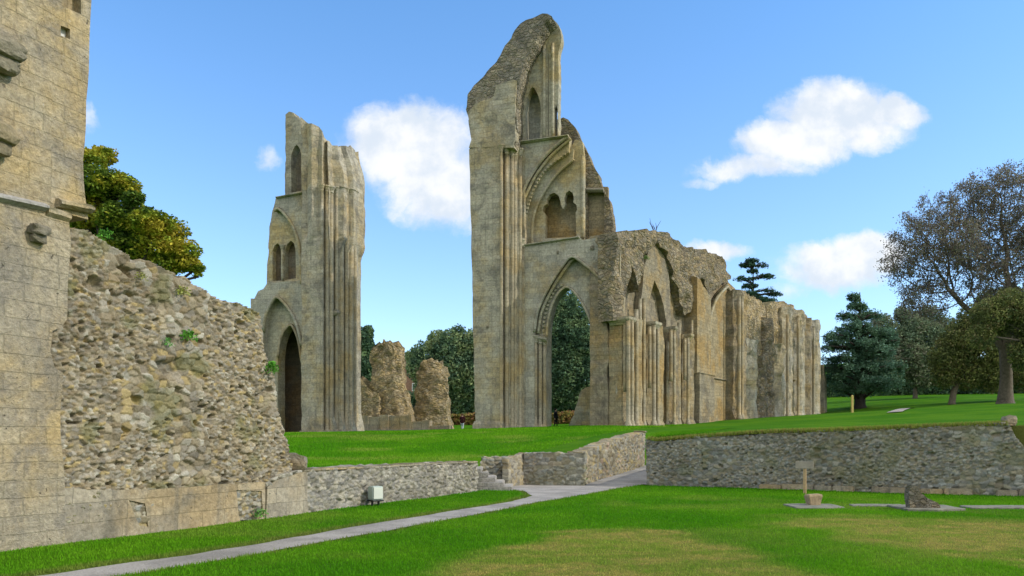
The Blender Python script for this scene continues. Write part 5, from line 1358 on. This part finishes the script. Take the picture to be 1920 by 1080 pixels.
# the big thinly leaved tree: branches grown towards points in its crown
def big_tree():
    Yv = 78.0; X0 = (1885 - CX) / FPX * Yv; zg = g1(X0, Yv); loc = np.array((X0, Yv, zg))
    t = thing('large_tree', 'very large spreading tree with sparse purplish-brown foliage, at the right edge', 'tree', tuple(loc))
    lob = [(1880, 375, 62, 0), (1825, 385, 60, 1), (1770, 415, 62, 0), (1718, 455, 52, -1), (1700, 500, 40, 0), (1745, 520, 58, 1), (1725, 570, 36, 0), (1790, 470, 60, -2), (1850, 450, 80, 2), (1930, 430, 90, 0), (1990, 410, 90, 0), (1960, 520, 80, 1), (2040, 500, 90, 0), (1860, 520, 60, 0), (1770, 560, 40, 0), (1900, 345, 34, 0), (2080, 430, 70, 0)]
    L = [(np.array(at(px, py, Yv + dy)) - loc, r / FPX * Yv) for px, py, r, dy in lob]
    w_ = np.array([r ** 2 for _, r in L]); w_ /= w_.sum()
    n = 2600; k = rng.choice(len(L), n, p=w_)
    d = rng.normal(size=(n, 3)); d /= np.linalg.norm(d, axis=1)[:, None]
    A = np.array([l[0] for l in L])[k] + d * (np.array([l[1] for l in L])[k] * rng.random(n) ** .4)[:, None] * np.array([1, 1.1, 1])
    nodes = [np.array([0, 0, -.4]), np.array([0, 0, .4]), np.array([.05, 0, 1.5]), np.array([.1, 0, 2.8]), np.array([.0, 0, 4.2]), np.array([-.1, 0, 5.4])]; par = [-1, 0, 1, 2, 3, 4]
    for tip in ((-1.2, .3, 7.0), (-2.6, .5, 8.6), (-4.2, .4, 10.0)): nodes.append(np.array(tip)); par.append(len(nodes) - 2)
    par[6] = 5
    b0 = 5
    for tip in ((.2, -.6, 7.2), (-.2, -1.0, 9.2), (-.3, -1.0, 11.2)): par.append(b0); nodes.append(np.array(tip)); b0 = len(nodes) - 1
    b0 = 5
    for tip in ((1.6, .5, 6.8), (3.2, .8, 8.4), (4.8, 1.0, 9.6)): par.append(b0); nodes.append(np.array(tip)); b0 = len(nodes) - 1
    par = [-1, 0, 1, 2, 3, 4, 5, 6, 7, 5, 9, 10, 5, 12, 13]
    step = .55
    alive = np.ones(n, bool)
    Nn = np.array(nodes)
    near_i = np.zeros(n, int); near_d = np.full(n, 1e9)
    def upd(lo):
        for j in range(lo, len(Nn)):
            dd = np.linalg.norm(A - Nn[j], axis=1); m = dd < near_d
            near_d[m] = dd[m]; near_i[m] = j
    upd(5)
    for it in range(90):
        if not alive.any() or len(Nn) > 5200: break
        new = []; np_ = []
        for j in np.unique(near_i[alive]):
            m = alive & (near_i == j) & (near_d < 9.0)
            if not m.any(): continue
            v = A[m] - Nn[j]; v /= np.linalg.norm(v, axis=1)[:, None]
            v = v.mean(0) + rng.normal(0, .16, 3) + np.array([0, 0, .03]); v /= np.linalg.norm(v) + 1e-6
            q = Nn[j] + v * step
            new.append(q); np_.append(int(j))
        if not new: break
        lo = len(Nn); Nn = np.vstack([Nn, new]); par += np_
        upd(lo); alive &= near_d > .62
    m = len(Nn); cnt = np.zeros(m); kids = np.zeros(m, int)
    for j in range(m - 1, 0, -1):
        if kids[j] == 0: cnt[j] = 1
        cnt[par[j]] += cnt[j]; kids[par[j]] += 1
    rad = .022 * np.maximum(cnt, 1) ** .5
    rad = np.minimum(rad * .85, .5); rad[0] = 1.0; rad[1] = .74; rad[2] = .60; rad[3] = .54; rad[4] = .52
    # twigs
    tips = np.where(cnt <= 3)[0]
    segA, segB, rA, rB = [Nn[par[j]] for j in range(1, m)], [Nn[j] for j in range(1, m)], [min(rad[par[j]], rad[j] * 1.6) if par[j] > 5 else rad[par[j]] for j in range(1, m)], [rad[j] for j in range(1, m)]
    tw = []
    for j in tips:
        dirv = Nn[j] - Nn[par[j]]; dirv /= np.linalg.norm(dirv) + 1e-6
        for q in range(4):
            v = dirv * .5 + rng.normal(0, .6, 3); v /= np.linalg.norm(v)
            e = Nn[j] + v * rng.uniform(.4, .95)
            segA.append(Nn[j]); segB.append(e); rA.append(.018); rB.append(.008); tw.append(e); tw.append(Nn[j] * .5 + e * .5)
    a, b = np.array(segA), np.array(segB); r0, r1 = np.array(rA), np.array(rB)
    u = b - a; u /= np.linalg.norm(u, axis=1)[:, None] + 1e-9
    h = np.where(np.abs(u[:, 2:3]) < .9, np.array([[0, 0, 1.]]), np.array([[1., 0, 0]]))
    p = np.cross(u, h); p /= np.linalg.norm(p, axis=1)[:, None]; q = np.cross(u, p)
    K = 6; ang = np.arange(K) * 2 * math.pi / K
    ring = lambda c, r: c[:, None] + r[:, None, None] * (p[:, None] * np.cos(ang)[None, :, None] + q[:, None] * np.sin(ang)[None, :, None])
    V = np.concatenate([ring(a, r0), ring(b, r1)], 1).reshape(-1, 3)
    s = np.arange(len(a))[:, None, None] * 2 * K
    i = np.arange(K); F = np.stack([i, (i + 1) % K, (i + 1) % K + K, i + K], 1)[None] + s
    mesh_np('trunk', V, F.reshape(-1, 4), M['bark'], t, True)
    tw = np.array(tw)
    P = np.repeat(tw, 9, 0) + rng.normal(0, .22, (len(tw) * 9, 3))
    P = P[fbm(P[:, 0] * .5, P[:, 1] * .5, P[:, 2] * .5, 3, 77) > -.22]
    pal = np.array([(.08, .064, .056), (.075, .084, .05), (.09, .074, .058), (.066, .066, .052), (.098, .086, .05), (.074, .066, .068)])
    col = pal[rng.integers(0, len(pal), len(P))] * rng.uniform(.7, 1.3, len(P))[:, None]
    V, F, C = leaf_quads(P, .18, col)
    mesh_np('crown', V, F, M['leaf'], t, False, C)
big_tree()
# brick house glimpsed between the stumps
hb_ = at(762, 745, 165)
hs = thing('brick_house', 'red-brown brick house glimpsed between the two rubble stumps', 'house', (hb_.x, 165, g1(hb_.x, 165)), CR)
M['brick'] = ashlar('red_brick', (.30, .17, .12), (.33, .20, .14), (.16, .10, .08), bw=.5, bh=.16, streak=.2)
M['tile'] = plain('roof_tile', (.22, .12, .09), .9, 5, .3, .4)
M['pane'] = plain('window_glass', (.05, .06, .07), .15, 2, .2, 0, .5)
M['frame'] = plain('white_paint', (.75, .75, .72), .6, 3, .1, .1)
mb = MB(); mb.ring_loft([[(-4, 0, -1), (4, 0, -1), (4, 0, 7.5), (0, 0, 11.5), (-4, 0, 7.5)], [(-4, 9, -1), (4, 9, -1), (4, 9, 7.5), (0, 9, 11.5), (-4, 9, 7.5)]]); mb.build('wall', M['brick'], hs)
mb = MB()
for sg_ in (-1, 1): mb.ring_loft([[(sg_ * 4.5, -.4, 7.1), (0, -.4, 11.62), (0, -.4, 11.85), (sg_ * 4.5, -.4, 7.35)], [(sg_ * 4.5, 9.4, 7.1), (0, 9.4, 11.62), (0, 9.4, 11.85), (sg_ * 4.5, 9.4, 7.35)]])
rf = mb.build('roof', M['tile'], hs)
mb = MB(); mb.box(1.2, 2.2, 3, 4, 9, 13.0); mb.box(1.1, 2.3, 2.9, 4.1, 12.8, 13.1); mb.build('chimney', M['brick'], rf)
for xw, zw in ((-1.9, 5.0), (1.9, 5.0), (-1.9, 1.6), (1.9, 1.6)):
    mb = MB(); mb.box(xw - .6, xw + .6, -.06, .1, zw - .8, zw - .7); mb.box(xw - .6, xw + .6, -.06, .1, zw + .7, zw + .8); mb.box(xw - .6, xw - .5, -.05, .1, zw - .7, zw + .7); mb.box(xw + .5, xw + .6, -.05, .1, zw - .7, zw + .7); mb.box(xw - .04, xw + .04, -.05, .1, zw - .7, zw + .7)
    f_ = mb.build('window', M['frame'], hs)
    mb = MB(); mb.box(xw - .5, xw + .5, -.02, .02, zw - .7, zw + .7); mb.build('pane', M['pane'], f_)

# ------------------------------------------------------------------ plants on the walls
def tuft(name, label, F_, px, py, c, size, n, col, seed, cat='plant', world=None):
    if world is None:
        x, z = F_.hit(px, py, c); X_, Y_ = F_.world(x, c)
    else: X_, Y_, z = world
    a = rng.uniform(0, 6.283, n); el = rng.uniform(-.3, 1.3, n); L = size * rng.uniform(.3, 1, n)
    d = np.stack([np.cos(a) * np.cos(el), np.sin(a) * np.cos(el), np.sin(el)], 1)
    P = d * L[:, None] * .8; P[:, 2] -= .15 * L
    pal = np.array(col); cc_ = pal[rng.integers(0, len(pal), n)] * rng.uniform(.7, 1.3, n)[:, None]
    V, F, C = leaf_quads(P, size * .28, cc_, 0, .5)
    o = mesh_np(name, V, F, M['leaf'], None, False, C); o.location = (X_, Y_, z)
    return tag(o, label, cat)
GR = [(.045, .13, .015), (.065, .16, .02), (.035, .10, .014)]
tuft('leafy_plant', 'bright green plant growing high on the middle of the rubble wall', FW, 354, 632, -.02, .24, 150, GR, 1)
tuft('leafy_plant', 'smaller darker green plant left of the bright one on the rubble wall', FW, 314, 643, -.02, .17, 90, [(.05, .13, .03), (.07, .17, .04)], 2)
tuft('leafy_plant', 'green plant sprouting from the right edge of the rubble wall before the dark doorway', FW, 507, 692, .05, .30, 200, GR, 3)
tuft('leafy_plant', 'bright green sprig on the rubble wall top beside the tower', FW, 196, 442, .2, .20, 110, GR, 4)
tuft('grass_tuft', 'dark green grass tuft at the foot of the patched gap in the footing', FW, 487, 964, -.08, .22, 120, [(.05, .11, .03), (.07, .15, .03)], 5)
tuft('leafy_plant', 'olive moss plant on the rubble wall below its sloping top', FW, 265, 520, 0, .16, 90, [(.12, .13, .03), (.16, .16, .05)], 6)
tuft('leafy_plant', 'olive moss plant on the right upper part of the rubble wall', FW, 342, 548, 0, .20, 120, [(.12, .13, .03), (.15, .16, .05)], 7)
tuft('ivy_patch', 'dark ivy patch on the pale rib high on the choir wall', FC, 1212, 484, -.25, .35, 120, [(.06, .10, .025)], 8)
def twig(label, px, py, c, h):
    x, z = FC.hit(px, py, c); X_, Y_ = FC.world(x, c); mb = MB()
    for i in range(9):
        a = random.uniform(0, 6.28); l = h * random.uniform(.5, 1)
        mb.tube([(0, 0, -.1), (math.cos(a) * l * .25, math.sin(a) * l * .25, l * .5), (math.cos(a + .5) * l * .5, math.sin(a + .5) * l * .5, l)], [.03, .022, .01], 4)
    o = mb.build('bare_twigs', M['bark_dark'], None); o.location = (X_, Y_, z); tag(o, label, 'plant')
twig('bare twigs sprouting from the top of the choir wall', 1228, 437, .8, 1.1)

# ------------------------------------------------------------------ small objects on the lawn
bx0, by0 = on_ground(704, 951)
eb = thing('flood_lamp', 'pale grey boxed flood lamp on a short black stand, in front of the low wall', 'lamp', (bx0, by0, .02), R(38))
mb = MB(); mb.box(-.15, .15, -.14, .14, .17, .52); mb.build('housing', plain('grey_green_paint', (.40, .46, .42), .45, 4, .08, .05, .4), eb, bevel=.02, seg=2)
mb = MB(); mb.box(-.13, .13, -.155, -.141, .20, .49); mb.build('front_panel', plain('pale_panel', (.58, .60, .52), .4, 4, .05, .02, .4), eb, bevel=.004)
mb = MB(); mb.box(-.165, .165, -.15, .15, .135, .169); mb.build('base_tray', plain('black_metal', (.015, .016, .015), .5, 4, .2, .05, .4), eb, bevel=.006)
for sx_ in (-.09, .09):
    mb = MB(); mb.lathe(sx_, 0, [(-.05, .03), (.135, .03)], 10); mb.build('leg', bpy.data.materials['black_metal'], eb)
# wooden sign by the wall
sx0, sy0 = on_ground(1509, 928)
sgn = thing('information_sign', 'blank-backed wooden board sign on a thin tan post, in front of the long retaining wall', 'sign', (sx0, sy0, 0), R(-30))
k = sy0 / FPX
mb = MB(); mb.box(-.045, .045, -.04, .04, -.2, (830 - 868) * k + EYE); mb.build('post', M['wood'], sgn, bevel=.008)
zc_ = EYE + (830 - 872) * k
mb = MB(); mb.box(-.27, .27, -.065, -.042, zc_ - .11, zc_ + .11); mb.build('board', M['board'], sgn, bevel=.006)
mb = MB(); mb.box(-.24, .24, -.0415, -.012, zc_ - .02, zc_ + .03); mb.build('batten', M['wood'], sgn)
M['fragment'] = rubble_far('fragment_core', (.27, .24, .19), (.31, .255, .17), (.13, .12, .10), (7, 7, 9), moss=.3)
# worked stone blocks and slabs marking an old foundation
cx0, cy0 = on_ground(1530, 953)
mb = MB(); mb.ring_loft([[(-.20, -.17, 0), (.20, -.19, 0), (.21, .18, 0), (-.19, .17, 0)], [(-.22, -.19, .16), (.23, -.2, .15), (.22, .2, .15), (-.22, .18, .16)], [(-.27, -.22, .3), (.27, -.23, .32), (.27, .22, .31), (-.27, .22, .3)], [(-.25, -.2, .37), (.26, -.22, .38), (.26, .2, .38), (-.24, .2, .36)]])
bl_ = mb.build('stone_block', plain('brown_stone', (.34, .26, .16), .9, 7, .4, .6, .1), None, bevel=.02, seg=2); bl_.scale = (.68, .68, .80); bl_.location = (cx0, cy0 + .2, .045); bl_.rotation_euler = (0, 0, R(8))
tag(bl_, 'squat brown squared stone block standing on the pale slab near the sign', 'stone')
cx1, cy1 = on_ground(1738, 960)
FG = Frame(cx1, cy1 + .18, R(-8))
fr_ = plate('carved_fragment', FG, [(-.33, -.05), (-.36, .30), (-.34, .52), (-.27, .60), (-.19, .55), (-.10, .43), (.05, .28), (.18, .22), (.30, .17), (.36, .08), (.38, -.05)], -.13, .34, M['fragment'], None, rough=.045, step=.06, seed=131, bulge=.10)
fr_.location = (FG.o[0], FG.o[1], .03); fr_.rotation_euler = (0, 0, FG.a)
tag(fr_, 'broken grey wedge-shaped masonry fragment lying on the lawn before the retaining wall', 'stone')
def slab(label, pxa, pxb, pya, pyb, h, seed):
    xa_, ya_ = on_ground(pxa, pya); xb_, yb_ = on_ground(pxb, pya); _, yc = on_ground(pxa, pyb)
    pts = [(xa_, ya_), ((xa_ + xb_) / 2, ya_ - .06), (xb_, ya_ + .05), (xb_ + .1, yc), ((xa_ * .6 + xb_ * .4), yc + .1), (xa_ + .08, yc)]
    mx, my = (xa_ + xb_) / 2, (ya_ + yc) / 2
    ra = resample([(p[0] - mx, p[1] - my) for p in pts], .2, .06, seed)
    mb = MB(); mb.ring_loft([[(x, y, -.1) for x, y in ra], [(x, y, h) for x, y in ra]])
    o = mb.build('foundation_slab', M['slab'], None, bevel=.015); o.location = (mx, my, .0)
    return tag(o, label, 'slab', 'foundation slabs set in the lawn')
slab('pale foundation slab under the squat stone block', 1492, 1588, 957, 950, 0.075, 1)
slab('thin pale foundation strip between the stone block and the wedge fragment', 1602, 1700, 953, 950, 0.070, 2)
slab('broad pale foundation slab at the foot of the wedge fragment', 1700, 1815, 961, 953, 0.090, 3)
slab('low pale foundation strip running off at the right edge', 1822, 2010, 957, 953, 0.075, 4)
# marker posts in the park
vv = at(1598, 783, 72); zg_ = g1(vv.x, 72)
mb = MB(); mb.box(-.09, .09, -.09, .09, -.3, 1.5); mb.ring_loft([[(-.09, -.09, 1.5), (.09, -.09, 1.5), (.09, .09, 1.5), (-.09, .09, 1.5)], [(-.02, -.02, 1.56), (.02, -.02, 1.56), (.02, .02, 1.56), (-.02, .02, 1.56)]])
po = mb.build('marker_post', M['yellow_wood'], None); po.location = (vv.x, 72, zg_); tag(po, 'thin yellowish wooden post on the lawn right of the choir wall', 'post')

# ------------------------------------------------------------------ people
SKIN = plain('skin', (.50, .32, .24), .6, 8, .08, .05)
def person(label, X_, Y_, z, rz, h, top, leg, hair, shoe, stride=.12, arms=((.05, -.12), (-.05, .12)), long_top=.80):
    t = thing('person', label, 'person', (X_, Y_, z), rz)
    s = h / 1.72
    V, E, RAD = [], [], []
    def add(p, r, par=None):
        V.append(Vector(p) * s); RAD.append(r * s)
        if par is not None: E.append((par, len(V) - 1))
        return len(V) - 1
    pel = add((0, 0, .93), .135)
    wa = add((0, 0, 1.08), .125, pel); ch = add((0, .01, 1.28), .155, wa); sh = add((0, 0, 1.42), .11, ch); nk = add((0, -.01, 1.50), .055, sh); hd0 = add((0, -.02, 1.57), .075, nk); hd1 = add((0, -.02, 1.64), .095, hd0); hd2 = add((0, -.005, 1.70), .06, hd1)
    for sd in (-1, 1):
        st_ = stride * sd
        hp = add((sd * .095, 0, .88), .098, pel); kn = add((sd * .10, -st_ * .4 - .02, .50), .062, hp); an = add((sd * .10, -st_ + (.08 if st_ < 0 else 0), .10), .042, kn); he = add((sd * .10, -st_ - .06, .045), .042, an); to = add((sd * .115, -st_ - .18, .03), .03, he)
        a = arms[0 if sd < 0 else 1]
        so_ = add((sd * .20, 0, 1.40), .062, sh); el = add((sd * .25, a[0] * .5 + .02, 1.13), .045, so_); wr = add((sd * .24, a[0] - .06, .89), .03, el); pa = add((sd * .235, a[0] - .08, .83), .034, wr)
        for f in range(4):
            b = add((sd * (.225 + .004 * f), a[0] - .10 + .022 * f, .785 - .004 * abs(f - 1.5)), .010, pa); add((sd * .215, a[0] - .105 + .022 * f, .745 + .006 * abs(f - 1.3)), .008, b)
        b = add((sd * .215, a[0] - .12, .81), .010, wr); add((sd * .205, a[0] - .14, .785), .009, b)
    nose = add((0, -.115, 1.625), .014, hd1)
    me = bpy.data.meshes.new('body'); me.from_pydata([tuple(v) for v in V], E, [])
    o = bpy.data.objects.new('body', me); COL.objects.link(o)
    md = o.modifiers.new('skin', 'SKIN'); md.use_smooth_shade = True
    for i, sv in enumerate(me.skin_vertices[0].data): sv.radius = (RAD[i], RAD[i] * (.82 if i < 4 else 1)); sv.use_root = (i == 0)
    o.modifiers.new('sub', 'SUBSURF').levels = 1
    o.modifiers['sub'].render_levels = 1
    dg = bpy.context.evaluated_depsgraph_get(); ev = o.evaluated_get(dg)
    nm = bpy.data.meshes.new_from_object(ev); o.modifiers.clear()
    bpy.data.objects.remove(o)
    body = link('body', nm, [SKIN, leg, shoe], t, True)
    for p in nm.polygons:
        c = p.center / s
        p.material_index = 2 if c.z < .085 else 1 if c.z < .98 and abs(c.x) < .2 else 0
    # jacket: the clothed faces pushed out a little, hem and cuffs clean
    bm = bmesh.new(); bm.from_mesh(nm)
    kill = [f for f in bm.faces if not ((f.calc_center_median().z / s > long_top and f.calc_center_median().z / s < 1.475) and not (abs(f.calc_center_median().x) / s > .19 and f.calc_center_median().z / s < .90))]
    bmesh.ops.delete(bm, geom=kill, context='FACES')
    bm.normal_update()
    for v in bm.verts: v.co += v.normal * .014
    jm = bpy.data.meshes.new('jacket'); bm.to_mesh(jm); bm.free(); jm.materials.clear()
    for p in jm.polygons: p.material_index = 0
    j = link('jacket', jm, top, t, True); j.modifiers.new('thick', 'SOLIDIFY').thickness = .012
    mb = MB(); lump(mb, 0, .012 * s, 1.66 * s, .098 * s, .105 * s, .10 * s, 3, 3, .08)
    mb.v = [(x, y if y > -.055 * s or z > 1.69 * s else -.055 * s + (y + .055 * s) * .2, z) for x, y, z in mb.v]
    mb.build('hair', hair, t, True)
    mb = MB()
    for sd in (-1, 1): lump(mb, sd * .034 * s, -.098 * s, 1.645 * s, .011, .008, .008, 2, 1, 0)
    mb.box(-.03 * s, .03 * s, -.088 * s, -.084 * s, 1.643 * s, 1.65 * s); mb.build('eyes', plain('eye_' + label[:4], (.03, .025, .02), .3, 3, 0, 0), t, True)
    mb = MB(); lump(mb, 0, -.098 * s, 1.595 * s, .022, .008, .006, 2, 1, 0); mb.build('mouth', plain('lip_' + label[:4], (.35, .16, .13), .5, 3, 0, 0), t, True)
    return t
dn = lambda nm, c: plain(nm, c, .9, 12, .2, .2, .1)
pY = 81.0; v_ = at(867, 808, pY)
person('person in a dark maroon jacket and pale trousers walking away between the two piers', v_.x, pY, g1(v_.x, pY), R(165), 1.74, dn('maroon_cloth', (.05, .014, .018)), dn('pale_trousers', (.50, .56, .62)), dn('brown_hair', (.10, .05, .03)), dn('dark_shoe', (.03, .03, .03)), .14)
pY = 70.0; v_ = at(1042, 803, pY)
person('person in dark clothes standing at the left foot of the pointed archway', v_.x, pY, g1(v_.x, pY), R(60), 1.72, dn('black_cloth', (.022, .022, .028)), dn('black_trousers', (.018, .018, .022)), dn('dark_hair', (.03, .022, .018)), bpy.data.materials['dark_shoe'], .10)
